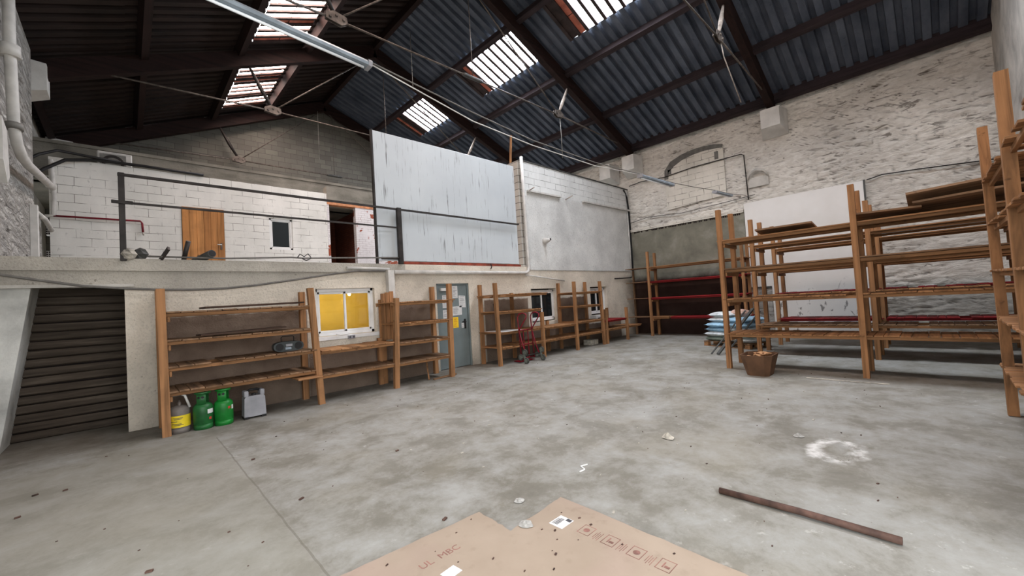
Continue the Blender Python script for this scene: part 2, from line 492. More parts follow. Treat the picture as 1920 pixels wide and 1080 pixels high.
M['ribrust'] = plain('rusty pink skylight rib', (190, 112, 92), .8, 0, .15, 4)

def m_cardboard():
    n = N('dusty cardboard', .9, .1)
    a = n.noise(2.0, 6); b = n.noise(9, 5, loc=(2, 2, 2))
    col = n.ramp(a, [(.3, (147, 132, 116)), (.7, (160, 145, 129))])
    col = n.mix(n.math('MULTIPLY', n.bw(b, .58, .72), .25), col, (118, 102, 86))
    col = n.mix(n.math('MULTIPLY', n.bw(n.noise(.8, 3, loc=(9, 9, 1)), .5, .66), .35), col, (158, 132, 126))
    n.color(col); n.bump(n.noise(5, 4), .25, .02); return n.m
M['cardboard'] = m_cardboard()
M['ink'] = plain('faded red print', (138, 100, 90), .9, 0, .15, 14)
M['paper'] = plain('white paper', (206, 205, 202), .8, 0, .03, 8)
M['print'] = plain('dark print', (70, 70, 74), .8, 0, .1, 8)
M['yellowpaper'] = plain('yellow paper', (236, 194, 44), .8, 0, .04, 8)
M['crate'] = plain('brown carton board', (102, 74, 54), .85, 0, .1, 4, .15)
M['paperbrown'] = plain('crumpled kraft paper', (168, 128, 92), .9, 0, .2, 9)
M['green1'] = plain('dark green gas bottle paint', (34, 92, 46), .4, 0, .14, 6)
M['green2'] = plain('bright green gas bottle paint', (26, 116, 44), .4, 0, .1, 6)
M['bottlegrey'] = plain('dull grey cylinder paint', (112, 106, 100), .55, .1, .1, 6)
M['yellowlabel'] = plain('yellow sticker', (226, 200, 44), .5, 0, .05, 8)
M['redmark'] = plain('red hazard mark', (180, 60, 50), .6, 0, .05, 8)
M['bagwhite'] = plain('white woven sack', (206, 212, 214), .55, 0, .12, 7)
M['bagblue'] = plain('pale blue sack', (150, 186, 208), .55, 0, .18, 6)
M['baggreen'] = plain('grey green sack', (128, 142, 132), .55, 0, .2, 6)
M['bagpink'] = plain('pinkish sack', (206, 172, 156), .7, 0, .1, 6)
M['galv'] = plain('galvanised light fitting', (138, 148, 156), .4, .35, .1, 6)
M['tubeglow'] = plain('unlit white lamp tube', (235, 238, 240), .3, 0, .02, 4)
M['stone'] = plain('broken concrete', (172, 166, 154), .95, 0, .2, 9, .4)
M['darkboard'] = wood('dark stained board', (74, 56, 46), 'x', .2)
M['rustpipe'] = plain('rusty brown iron pipe', (82, 62, 54), .7, .3, .25, 9)
M['darktube'] = plain('dark grey tube', (74, 74, 72), .6, .2, .15, 9)
M['cavity'] = plain('painted cavity shade', (40, 32, 30), .9, 0, .2, 3)  # near black puts the shade in holes and behind openings into the colour
M['rustbeam'] = plain('rust red steel channel', (130, 62, 46), .75, .1, .2, 5)
M['radio'] = plain('charcoal plastic', (58, 62, 62), .45, 0, .1, 8)

# ------------------------------------------------------------------ camera
cam = bpy.data.cameras.new('camera'); co = bpy.data.objects.new('camera', cam); COL.objects.link(co)
yaw, pitch, roll = -0.76501121, 0.0314397, -0.06045207
cy, sy, cp, sp, cr, sr = math.cos(yaw), math.sin(yaw), math.cos(pitch), math.sin(pitch), math.cos(roll), math.sin(roll)
fwd = Vector((-sy * cp, cy * cp, sp)); rt = Vector((cy, sy, 0)); up = rt.cross(fwd)
r2 = cr * rt + sr * up; u2 = -sr * rt + cr * up
mt = Matrix((r2, u2, -fwd)).transposed().to_4x4(); mt.translation = (0, 0, 1.55)
co.matrix_world = mt
cam.sensor_fit = 'HORIZONTAL'; cam.sensor_width = 36; cam.lens = 757.41 / 1920 * 36; cam.clip_start = .05; cam.clip_end = 200
sc.camera = co

# ------------------------------------------------------------------ dimensions
YA, XB, YC, YG, YM = 8.12, 14.4, -1.27, 17.5, 13.4       # office wall, right wall, near wall, gable, mezzanine wall
XL = -1.6
RX, RZ, RS, RL = 6.2, 10.42, .39, .435                              # ridge
def roofz(x, off=0): return RZ - off - (RS if x > RX else RL) * abs(x - RX)

def holed_wall(x0, x1, z0, z1, y0, y1, holes):
    """wall in the xz plane with rectangular openings"""
    mb = MB()
    xs = sorted({x0, x1, *[h[0] for h in holes], *[h[1] for h in holes]}); zs = sorted({z0, z1, *[h[2] for h in holes], *[h[3] for h in holes]})
    for a, b in zip(xs, xs[1:]):
        for c, d in zip(zs, zs[1:]):
            mx, mz = (a + b) / 2, (c + d) / 2
            if not any(h[0] < mx < h[1] and h[2] < mz < h[3] for h in holes):
                mb.box(a, b, y0, y1, c, d)
    return mb

# ------------------------------------------------------------------ setting
struct('floor', MB().box(-8, XB + .4, -8, YG + .4, -.3, 0), M['floor'], 'grey stained concrete floor of the whole hall', 'floor')

# right wall (rubble), up to the eaves
mb = MB().box(XB + .14, XB + .5, YC - .4, YG + .4, 0, 7.3)
ny, nz = 330, 200
ya, yb, za, zb = YC - .3, YG + .2, 0, 7.2
for i in range(ny + 1):
    for k in range(nz + 1):
        y, z = ya + (yb - ya) * i / ny, za + (zb - za) * k / nz
        if k == nz: z += .10 * noise.noise((y * 1.7, 3.1, 0))
        q = Vector((y * 2.1 + .35 * noise.noise((y * 1.5, z * 1.5, 9)), z * 5.6 + .5 * noise.noise((y * 1.1, z * 2, 2)), 0))
        dist = noise.voronoi(q)[0]
        gap = max(0, 1 - (dist[1] - dist[0]) / .22)
        f = noise.fractal((y * 3.3, z * 6.5, 1.7), 1, 2, 5)
        rough_ = .35 + .65 * max(0, min(1, .5 + 1.2 * noise.noise((y * .5, z * .6, 4))))
        d = .03 + rough_ * (.045 * gap ** 1.5 - .028 * f)
        mb.v.append((XB + max(.002, min(.12, d)), y, z))
b0 = 8
for i in range(ny):
    for k in range(nz):
        a = b0 + i * (nz + 1) + k
        mb.face([a, a + 1, a + nz + 2, a + nz + 1], True)
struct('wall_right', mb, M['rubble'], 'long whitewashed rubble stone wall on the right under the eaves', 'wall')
# near wall (grey white plaster) with a wide unseen opening added behind the camera for daylight
def gable_poly(y, x0, x1, zb):
    pts = [(x0, y, zb), (x1, y, zb), (x1, y, roofz(x1))]
    if x0 < RX < x1: pts.append((RX, y, roofz(RX)))
    pts.append((x0, y, roofz(x0))); return pts
mb = MB().prism(gable_poly(YC - .4, XL, XB, 4.0), (0, .4, 0))
mb.box(3.2, XB, YC - .4, YC, 0, 4.0).box(XL, -1.3, YC - .4, YC, 0, 4.0)
struct('wall_near', mb, M['plasterC'], 'pale grey plastered end wall at the right edge behind the slatted shelving', 'wall')
# left wall; unseen opening added beside the camera to let sky light in
mb = MB().box(XL - .4, XL, 3.0, YG, 0, 7.16).box(XL - .4, XL, YC - .4, 3.0, 4.4, 7.16)
struct('wall_left', mb, M['plasterC'], 'left side wall behind the chipped stone pier', 'wall')
mb = MB().box(XL, -1.2, 8.2, 11.65, 2.5, 6.9)
struct('wall_left_pier', mb, M['rubbleleft'], 'chipped whitewashed stone pier at the left edge above the concrete beam', 'wall')
mb = MB().box(XL, -1.24, 11.7, 12.95, 2.4, 4.0)
struct('wall_left_upstand', mb, M['rubbleleft'], 'low whitewashed stone upstand between the left pier and block wall', 'wall')
mb = MB().prism([(XL, 8.2, 0), (-1.18, 8.2, 0), (-.88, 8.2, 2.16), (XL, 8.2, 2.16)], (0, .74, 0))
struct('wall_left_base', mb, M['plaster'], 'battered smooth white wall foot left of the dark slatted shutter', 'wall')
# gable of grey block
struct('wall_gable', MB().prism(gable_poly(YG, XL, XB, 2.0), (0, .4, 0)), M['greyblock'], 'bare grey block gable wall high at the far end under the roof ridge', 'wall')
# gable parapet along the roof line, coloured pale for the light on it
mb = MB()
mb.bar((XL, YG - .1, roofz(XL, .06)), (RX - .05, YG - .1, roofz(RX, .06)), .12, .24)
struct('trim_gable', mb, M['plaster'], 'gable parapet strip coloured pale as lit, along the left roof line', 'trim')

# office / mezzanine wall with openings
W1 = (2.62, 3.79, 1.0, 2.0); W2 = (8.55, 9.68, .87, 1.86); W3 = (11.48, 12.5, .88, 1.86); DR = (5.32, 6.28, 0, 2.06)
mb = holed_wall(.0, XB, 0, 2.4, YA, YA + .3, [W1, W2, W3, DR])
struct('wall_front', mb, M['roughcast'], 'cream roughcast wall with brown dado behind the low timber shelving', 'wall')
mb = MB().box(XL, .0, YA - .02, YA + .3, 2.10, 2.32)
mb.prism([(.0, YA - .012, 2.32), (.0, YA - .012, 2.06), (.39, YA - .012, 2.035), (.76, YA - .012, 2.025), (1.18, YA - .012, 2.035), (1.63, YA - .012, 2.08), (2.31, YA - .012, 2.18), (3.0, YA - .012, 2.29), (3.4, YA - .012, 2.32)], (0, .02, 0))
mb.box(XL, 4.5, YA - .06, YA + .3, 2.32, 2.5)
struct('trim_beam', mb, M['beamcast'], 'grey roughcast beam running under the steel railing at the left', 'trim')
mb = MB().box(4.5, 8.43, YA - .06, YA + .3, 2.36, 2.5)
struct('trim_ledge', mb, M['roughcast'], 'cream ledge under the big white laminate panel', 'trim')
struct('floor_mezzanine', MB().box(XL, XB, YA + .3, YM + .4, 2.2, 2.4), M['concrete'], 'concrete deck of the mezzanine behind the railing', 'floor')
# upper block wall right of the panel
mb = MB().box(8.43, XB, YA - .01, YA + .45, 2.4, 5.62)
struct('wall_upper', mb, M['blockwall'], 'white painted block wall in the corner right of the laminate panel', 'wall')
struct('trim_coping', MB().box(8.4, XB, YA - .03, YA + .47, 5.62, 5.66), M['darktube'], 'thin dark coping on top of the white corner block wall', 'trim')
# the rough lower field of that wall
struct('trim_render', MB().box(8.432, XB, YA - .03, YA - .01, 2.42, 4.74), M['render'], 'rough white render field on the corner block wall', 'trim')
struct('wall_end', MB().box(8.30, 8.43, YA, YA + .45, 2.5, 5.6), m_block('peeling block end', (190, 186, 178), (176, 172, 164), (80, 76, 70), .3, .2, 'xz', .01, .4), 'speckled peeling wall end beside the white drain pipe', 'wall')

# mezzanine room walls
OP = (4.85, 5.72, 2.4, 5.03); UD = (1.11, 2.03, 2.4, 4.53); UW = (3.12, 3.74, 3.49, 4.42)
struct('wall_back', holed_wall(-1.16, 4.78, 2.4, 5.38, YM, YM + .2, [UD, UW]), M['block'], 'white block wall of the mezzanine with pine door and small window', 'wall')
mb = MB().box(4.78, 4.85, YM - .01, YM + .2, 2.4, 5.38)
struct('trim_toothing', mb, M['brickred'], 'brick toothed edge left of the dark opening on the mezzanine', 'trim')
mb = MB().box(5.72, 8.6, YM, YM + .2, 2.4, 5.03)
struct('wall_brick', mb, M['brickred'], 'flaking whitewashed brick wall right of the dark mezzanine opening', 'wall')
mb = MB().box(4.79, 8.6, YM - .015, YM + .2, 5.03, 5.12)
struct('trim_lintel_timber', mb, plain('pale new timber lintel', (204, 142, 102), .8), 'thin orange timber lintel over the dark opening', 'trim')
mb = MB().box(4.79, 8.6, YM - .02, YM + .3, 5.12, 5.62)
struct('trim_lintel', mb, M['concrete'], 'rough concrete lintel over the mezzanine opening', 'trim')
mb = MB().box(XL, 8.6, YM + .75, YM + .95, 5.0, 5.92).box(XL, 8.6, YM + .72, YM + .95, 5.92, 6.0)
struct('trim_ringbeam', mb, M['concrete'], 'concrete ring beam below the grey gable', 'trim')
struct('ceiling_mezzanine', MB().box(XL, 8.6, YM + .2, YG, 5.0, 5.1), M['concrete'], 'flat roof behind the mezzanine block wall', 'ceiling')
mb = MB().box(4.6, 4.78, YM + .2, YM + 2.4, 2.4, 5.0).box(5.9, 6.1, YM + .2, YM + 2.4, 2.4, 5.0).box(4.6, 6.1, YM + 2.4, YM + 2.6, 2.4, 5.0)
struct('wall_passage', mb, M['jambbrick'], 'dark brick passage behind the mezzanine opening', 'wall')

# lower shutter recess and white stone of left
sh = MB()
nz = 17
for i in range(nz):
    z0 = .0 + i * (2.14 / nz)
    y = 8.9 + R(-.008, .008)
    sh.prism([(-1.3, y, z0), (-1.3, y - .035, z0 + .02), (-1.3, y - .01, z0 + 2.14 / nz - .012), (-1.3, y + .05, z0 + 2.14 / nz - .012), (-1.3, y + .05, z0)], (1.3, 0, R(-.01, .01)))
struct('door_3', sh, M['shutter'], 'dark horizontally slatted shutter under the concrete beam at the left', 'shutter')
struct('wall_shutter', MB().box(XL, .0, 8.96, 9.2, 0, 2.2), M['cavity'], 'dark wall behind the slatted shutter', 'wall')
struct('wall_return', MB().box(0, .24, YA + .3, 8.96, 0, 2.4), M['beamcast'], 'grey pier return right of the slatted shutter', 'wall')

# ------------------------------------------------------------------ roof
def corrugated(xa, xb, y0, y1, holes, pitch=.29, rib=.14, h=.11):
    """trapezoid sheet: ribs run down the slope from xa (ridge) to xb (eave); courses step slightly"""
    mb = MB()
    courses = 4
    n = int((y1 - y0) / pitch)
    for c in range(courses):
        x0 = xa + (xb - xa) * c / courses; x1 = xa + (xb - xa) * (c + 1) / courses
        cuts = sorted([x0, x1] + [x for hh in holes for x in (hh[0], hh[1]) if min(x0, x1) < x < max(x0, x1)], reverse=x1 < x0)
        for u0, u1 in zip(cuts, cuts[1:]):
            xm = (u0 + u1) / 2
            for i in range(n):
                y = y0 + i * pitch
                if any(min(hh[0], hh[1]) < xm < max(hh[0], hh[1]) and hh[2] - .01 < y + pitch / 2 < hh[3] + .01 for hh in holes): continue
                prof = [(y, 0), (y + pitch - rib, 0), (y + pitch - rib + .018, h), (y + pitch - .018, h), (y + pitch, 0)]
                b = len(mb.v); off = -.012 * c; u1o = u1 + (.05 if u1 > u0 else -.05) * (abs(u1 - x1) < 1e-6)
                for yy, hz in prof:
                    mb.v.append((u0, yy, roofz(u0) + hz + off)); mb.v.append((u1o, yy, roofz(u1o) + hz + off))
                for k in range(4):
                    mb.face([b + 2 * k, b + 2 * k + 2, b + 2 * k + 3, b + 2 * k + 1])
    return mb
P = .29
Y0 = -1.8
def snap(y): return Y0 + round((y - Y0) / P) * P
SKR = [(8.42, 9.62, snap(-1.2), snap(2.3)), (8.42, 9.62, snap(3.9), snap(7.0)), (8.42, 9.62, snap(7.95), snap(10.95)), (8.42, 9.62, snap(12.75), snap(15.4))]
SKL = [(3.85, 2.6, snap(-1.2), snap(2.3)), (3.85, 2.6, snap(3.6), snap(7.0)), (3.85, 2.6, snap(8.2), snap(12.1)), (3.85, 2.6, snap(12.8), snap(16.9))]
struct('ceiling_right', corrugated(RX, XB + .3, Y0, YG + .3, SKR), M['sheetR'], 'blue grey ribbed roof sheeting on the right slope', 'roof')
struct('ceiling_left', corrugated(RX, XL - .3, Y0, YG + .3, SKL), M['sheetL'], 'dark brown ribbed roof sheeting on the left slope', 'roof')
struct('trim_ridge', MB().bar((RX, Y0, RZ + .04), (RX, YG + .3, RZ + .04), .5, .02), M['sheetL'], 'dark ridge capping', 'trim')

wn = [0]
def skylight(h, mat, left):
    wn[0] += 1
    x0, x1 = (h[0], h[1])
    names = {('R', 0): 'beyond the near end', ('R', 1): 'nearest of the three, cut by the top of the picture', ('R', 2): 'middle of the three on the right slope', ('R', 3): 'farthest on the right slope above the white panel',
             ('L', 0): 'on the left slope above the near end', ('L', 1): 'on the left slope over the foreground', ('L', 2): 'on the left slope behind the long lamp', ('L', 3): 'farthest on the left slope beside the gable'}
    lst = SKL if left else SKR
    lab = 'bright translucent ribbed roof light, ' + names[('L' if left else 'R', lst.index(h))]
    w = thing('window_%d' % (wn[0] + 4), lab, 'skylight', ((x0 + x1) / 2, (h[2] + h[3]) / 2, roofz((x0 + x1) / 2)), None, 'structure')
    n = int(round((h[3] - h[2]) / P))
    pm, rd, rr, of = MB(), MB(), MB(), MB()
    for i in range(n):
        y = h[2] + i * P
        stained = (i in (1, 2, 5, 6, n - 1, n - 4) if left else i in (n - 1, n - 2))
        tgt = rr if (stained and i % 2 == 0) else (of if stained else pm)
        b = len(tgt.v)
        for yy in (y, y + P - .085):
            tgt.v.append((x0, yy, roofz(x0))); tgt.v.append((x1, yy, roofz(x1)))
        tgt.face([b, b + 2, b + 3, b + 1])
        # rib between the pans: inverted trough with a little depth
        for yy in (y + P - .085, ):
            prof = [(yy - .004, -.002), (yy - .004, -.05), (yy + .089, -.05), (yy + .089, -.002)]
            b = len(rd.v)
            for q, hz in prof:
                rd.v.append((x0, q, roofz(x0) + hz)); rd.v.append((x1, q, roofz(x1) + hz))
            for k in range(3): rd.face([b + 2 * k, b + 2 * k + 2, b + 2 * k + 3, b + 2 * k + 1])
    # glazing wire across the sheet
    xm = (x0 + x1) / 2
    rd.bar((xm, h[2], roofz(xm) - .01), (xm, h[3], roofz(xm) - .01), .012, .012)
    pm.build('pane', mat, w); rd.build('rib', M['ribdark'], w)
    if of.v: of.build('stained_pane', M['ribrust' if left else 'ribdark'], w)
    if rr.v: rr.build('rusty_pane', M['ribrust'], w)
for h in SKR: skylight(h, M['skylight'], False)
for h in SKL: skylight(h, M['skylightL'], True)

# purlins
for x, lab in ((4.06, 'first below the ridge on the left slope, reddish where the roof lights shine on it'), (2.35, 'second below the ridge on the left slope'), (.42, 'third below the ridge on the left slope'), (-1.42, 'at the left eave'),
               (8.24, 'first below the ridge on the right slope, above the bright roof lights'), (10.34, 'second below the ridge on the right slope, under the roof lights'), (12.36, 'third below the ridge on the right slope'), (14.22, 'lowest on the right slope, above the stone wall')):
    mb = MB().bar((x, Y0, roofz(x, .13)), (x, YG, roofz(x, .13)), .15, .23 if x < 14 else .36, (RS if x > RX else -RL, 0, 1))
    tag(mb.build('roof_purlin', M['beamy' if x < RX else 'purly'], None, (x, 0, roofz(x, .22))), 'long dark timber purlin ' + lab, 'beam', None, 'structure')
tag(MB().bar((RX, Y0, roofz(RX, .14)), (RX, YG, roofz(RX, .14)), .14, .24).build('ridge_beam', M['beamy'], None, (RX, 0, 9.9)), 'dark ridge beam along the top of the roof', 'beam', None, 'structure')

# trusses
def truss(y, lab):
    TX = 6.5
    t = thing('roof_truss', lab, 'roof truss', (TX, y, 7.25), 'timber and iron roof trusses')
    for sgn in (-1, 1):
        xe = TX + sgn * 7.75
        mb = MB().bar((xe, y, roofz(xe, .34)), (RX, y, roofz(RX, .30)), .18, .38)
        mb.build('rafter', M['beamx'], t)
        nx, nz_ = TX + sgn * 3.4, 7.25
        top = TX + sgn * 3.93
        MB().tube([(top, y, roofz(top, .5)), ((top + nx) / 2 , y, (roofz(top, .5) + nz_) / 2), (nx, y, nz_ + .05)], [.028, .055, .028] if sgn > 0 else [.034, .06, .034], 8).build('strut', M['castiron'] if sgn > 0 else M['steel'], t)
        MB().tube([(TX + sgn * 7.55, y, 7.12), (nx, y, nz_)], .022, 8).build('heel_rod', M['rod'], t)
        MB().tube([(nx, y, nz_), (RX + sgn * .1, y, RZ - .5)], .018, 8).build('ridge_rod', M['rod'], t)
        g = MB()
        for dy in (-.035, .035):
            pts = [(nx - sgn * .22, y + dy - .008, nz_ - .02), (nx - sgn * .1, y + dy - .008, nz_ - .1), (nx + sgn * .2, y + dy - .008, nz_ - .06), (nx + sgn * .2, y + dy - .008, nz_ + .06), (nx + sgn * .04, y + dy - .008, nz_ + .14), (nx - sgn * .2, y + dy - .008, nz_ + .1)]
            g.prism(pts, (0, .016, 0))
        for px, pz in ((-.14, .02), (.0, .06), (.12, 0)):
            g.tube([(nx + sgn * px, y - .07, nz_ + pz), (nx + sgn * px, y + .07, nz_ + pz)], .028, 8)
        g.build('node_plate', M['rod'], t)
    MB().tube([(TX - 3.4, y, 7.25), (TX + 3.4, y, 7.25)], .02, 8).build('tie_rod', M['rod'], t)
    mb = MB().tube([(TX - .32, y, 7.25), (TX - .26, y, 7.25), (TX - .24, y, 7.25), (TX + .24, y, 7.25), (TX + .26, y, 7.25), (TX + .32, y, 7.25)], [.03, .05, .05, .05, .05, .03], 8)
    mb.build('turnbuckle', M['darktube'], t)
    MB().tube([(TX, y, RZ - .5), (TX, y, 7.27)], .01, 6).build('king_rod', M['rod'], t)
truss(3.03, 'roof truss nearest the viewer, its right foot on the middle corbel of the stone wall')
truss(7.74, 'roof truss just in front of the white laminate panel')
truss(12.45, 'roof truss over the mezzanine, partly behind the white panel')
truss(17.16, 'farthest roof truss against the grey gable')

# corbels
def corbel(x, y, z, sgn, name, lab):
    mb = MB()
    w = .34; pr = .52
    a = [(x, y - w, z - .75), (x, y + w, z - .75), (x, y + w, z), (x, y - w, z)]
    b0 = len(mb.v)
    mb.v += a + [(x + sgn * pr, y - w * .72, z - .55), (x + sgn * pr, y + w * .72, z - .55), (x + sgn * pr, y + w * .72, z), (x + sgn * pr, y - w * .72, z)]
    for f in ((0, 1, 2, 3), (7, 6, 5, 4), (0, 4, 5, 1), (1, 5, 6, 2), (2, 6, 7, 3), (3, 7, 4, 0)): mb.face([b0 + i for i in f])
    struct(name, mb, M['corbel'], lab, 'corbel')
corbel(XB, 3.03, 6.78, -1, 'trim_1', 'white faceted stone corbel halfway along the stone wall under a roof truss')
corbel(XB, 7.72, 6.78, -1, 'trim_2', 'white stone corbel in the right hand corner above the block wall')
corbel(XB, 8.75, 6.7, -1, 'trim_7', 'grey white corbel behind the corner, partly hidden by the block wall')
corbel(-1.57, 12.45, 6.95, 1, 'trim_3', 'white faceted corbel at the top left beside the white pipe')
corbel(-1.5, 17.16, 6.9, 1, 'trim_4', 'small grey white corbel far left below the gable truss')

# ------------------------------------------------------------------ stone wall features
def yz_poly(pts, x, dx): return MB().prism([(x, p[0], p[1]) for p in pts], (dx, 0, 0))
# infilled arched window: blockwork field and the dark arch band
arc_out = [(6.56, 5.62), (6.54, 5.95), (6.31, 6.22), (5.9, 6.36), (5.5, 6.42), (5.13, 6.42), (4.8, 6.38), (4.52, 6.3)]
arc_in = [(4.54, 6.19), (4.85, 6.24), (5.15, 6.26), (5.5, 6.24), (5.9, 6.16), (6.2, 6.02), (6.4, 5.84), (6.42, 5.62)]
fieldp = [(6.54, 4.5), (6.54, 5.95), (6.31, 6.2), (5.9, 6.34), (5.5, 6.4), (5.13, 6.4), (4.8, 6.36), (4.52, 6.28), (4.52, 4.62)]
struct('trim_5', yz_poly(fieldp, XB + .01, -.035), M['infill'], 'blocked up arched opening in the stone wall, painted white', 'infill')
bandm = MB()
for (a, b, c, d) in zip(arc_out, arc_out[1:], arc_in[::-1], arc_in[::-1][1:]):
    bandm.prism([(XB - .028, a[0], a[1]), (XB - .028, b[0], b[1]), (XB - .028, d[0], d[1]), (XB - .028, c[0], c[1])], (-.012, 0, 0))
bandm.box(XB - .04, XB - .028, 6.3, 6.42, 5.78, 5.95).box(XB - .04, XB - .028, 4.68, 4.8, 5.86, 6.12)
struct('trim_6', bandm, plain('grey mortar', (104, 102, 98), .9), 'dark grey arch band over the blocked up opening', 'trim')
mb = MB().box(XB - .02, XB + .01, 3.3, 3.86, 4.66, 4.95)
mb.tube([(XB - .05, 3.86, 4.92), (XB - .08, 3.8, 5.08), (XB - .09, 3.6, 5.18), (XB - .08, 3.4, 5.1), (XB - .05, 3.3, 4.94)], [.03, .04, .05, .04, .03], 8)
struct('trim_8', mb, M['plasterC'], 'small rounded plaster hood on the stone wall right of the conduit', 'trim')
# cement rendered lower field + hollow brick course
struct('wall_right_cement', MB().box(XB - .03, XB + .01, 4.05, YA, 0, 3.93), M['cement'], 'grey cement field above brown paint at the right end corner', 'wall')
mb = MB().box(XB - .075, XB, 4.05, YA, 3.93, 4.03)
struct('trim_9', mb, M['infill'], 'white strip lintel above the grey cement field', 'trim')
mb = MB()
y = 4.1
while y < YA - .05:
    for k in range(5):
        if R(0, 1) > .12: mb.box(XB - .04, XB - .031, y + k * .06, y + k * .06 + .042, 3.865, 3.925)
    y += .36
struct('trim_10', mb, M['cavity'], 'row of dark hollow brick holes below the lintel', 'trim')  # brick holes drawn as dark boxes, their shade in the colour
# white board panel on stone wall
t = thing('wall_panel', 'big plain white board fixed on the stone wall behind the tall timber racks', 'panel', (XB - .06, 2.6, 0))
MB().box(XB - .1, XB - .06, 1.12, 4.02, 1.52, 4.19).box(XB - .1, XB - .06, 1.12, 3.42, .02, 1.52).build('board', M['panelB'], t)
MB().box(XB - .125, XB - .1, 1.09, 1.13, 1.3, 4.2).build('edge_strip', M['darktube'], t)
t = thing('niche_frame', 'small stone niche with dark lintel below the white board', 'niche', (XB, 3.8, .5), None, 'structure')
MB().box(XB - .09, XB, 3.42, 4.05, 1.47, 1.53).build('lintel', M['darktube'], t)
MB().box(XB - .05, XB - .01, 3.44, 4.03, 0, 1.47).build('stonework', M['rubbleleft'], t)
mb = MB().tube([(XB - .03, 1.06, 4.2), (XB - .03, .75, 4.26), (XB - .03, .1, 4.22), (XB - .03, -1.2, 4.1)], .014, 6)
tag(mb.build('cable', M['black']), 'thin black cable along the stone wall right of the white board', 'cable')
# conduits
def pipe(name, pts, r, mat, lab, cat='pipe', n=8, group=None):
    return tag(MB().tube(pts, r, n).build(name, M[mat]), lab, cat, group)
pipe('conduit', [(XB - .03, 8.0, 5.75), (XB - .03, 7.5, 5.8), (XB - .06, 6.55, 5.72), (XB - .06, 5.5, 5.8), (XB - .06, 4.0, 5.79), (XB - .05, 3.92, 5.74), (XB - .03, 3.89, 4.3)], .016, 'steel', 'dark bent conduit crossing the blocked up arch on the stone wall')
pipe('conduit', [(XB - .03, 8.05, 4.3), (XB - .03, 7.3, 4.4), (XB - .05, 6, 4.3), (XB - .05, 4.6, 4.36), (XB - .03, 3.7, 4.42)], .012, 'cable', 'thin grey conduit low on the stone wall above the lintel strip')
pipe('cable_bundle', [(14.05, YA - .04, 5.56), (14.2, YA - .05, 5.45), (14.28, YA - .05, 5.0), (14.32, YA - .05, 4.6), (14.33, YA - .05, 3.2), (14.3, YA - .05, 2.3), (14.15, YA - .05, 2.16), (13.0, YA - .05, 2.13)], .02, 'black', 'black cables dropping down the wall corner', 'cable')
pipe('cable_bundle', [(14.1, YA - .04, 5.6), (14.27, YA - .06, 5.3), (14.36, YA - .06, 4.7), (14.37, YA - .06, 3.0), (14.34, YA - .06, 2.3)], .014, 'black', 'second black cable beside the corner bundle', 'cable')
pipe('downpipe', [(14.2, YA - .06, 4.7), (14.2, YA - .06, 2.2)], .028, 'whitepipe', 'thin white pipe next to the corner cables')

# features of the upper corner wall
def shelf_strip(x0, x1, z0, z1, nm, lab):
    mb = MB().bar((x0, YA - .075, z0), (x1, YA - .075, z1), .08, .05)
    struct(nm, mb, M['whitepipe'], lab, 'trim')
shelf_strip(8.6, 10.1, 4.745, 4.76, 'trim_11', 'left white ledge strip across the corner block wall')
shelf_strip(11.3, 14.35, 4.77, 4.79, 'trim_12', 'right white ledge strip ending at the corner cables')
for x, lab in ((8.63, 'small iron peg near the white drain pipe on the corner wall'), (10.42, 'small iron peg in the middle of the corner wall')):
    tag(MB().tube([(x, YA, 4.72), (x + .02, YA - .3, 4.8)], .018, 8).build('iron_peg', M['castiron']), lab, 'peg')
t = thing('wall_lamp_knob', 'round white fitting on the corner wall', 'wall lamp', (9.25, YA, 3.3))
MB().tube([(9.25, YA - .02, 3.3), (9.25, YA - .06, 3.3), (9.26, YA - .15, 3.31), (9.28, YA - .24, 3.33)], [.10, .10, .07, .045], 12).build('body', M['whitepipe'], t)
MB().tube([(9.28, YA - .24, 3.33), (9.285, YA - .255, 3.335)], .035, 12).build('socket', M['black'], t)

# white drainpipe system
t = thing('drain_pipe', 'white drain pipe down the wall end and along the ledge to the cream wall', 'pipe', (8.4, YA - .1, 2.36))
MB().tube([(8.38, YA - .1, 5.7), (8.4, YA - .1, 4.2), (8.42, YA - .1, 2.5), (8.39, YA - .1, 2.38), (8.28, YA - .1, 2.32), (4.2, YA - .12, 2.32)], .045, 10).build('long_pipe', M['whitepipe'], t)
MB().box(4.05, 4.19, YA - .14, YA - .02, 1.7, 2.36).build('downpipe', M['whitepipe'], t)
pipe('drain_pipe', [(3.2, YA - .09, 2.4), (4.1, YA - .09, 2.385)], .028, 'whitepipe', 'short white pipe left of the square downpipe under the beam')
pipe('conduit', [(8.3, YA - .06, 2.27), (10.05, YA - .06, 2.08)], .02, 'whitepipe', 'sloping white conduit above the middle window of the cream wall')
sw = [(-1.5, 2.31), (-1.12, 2.26), (-.77, 2.18), (-.39, 2.10), (.01, 2.06), (.39, 2.035), (.76, 2.025), (1.18, 2.035), (1.63, 2.08), (2.31, 2.18), (3.0, 2.29), (3.4, 2.34), (4.0, 2.35)]
pipe('sagging_cable', [(x, YA - .1, z) for x, z in sw], .017, 'cable', 'grey cable sagging across the concrete beam above the shelving', 'cable')
struct('trim_13', MB().box(-1.6, .1, YA - .05, YA - .02, 2.09, 2.13), M['plasterC'], 'thin pale strip under the concrete beam', 'trim')

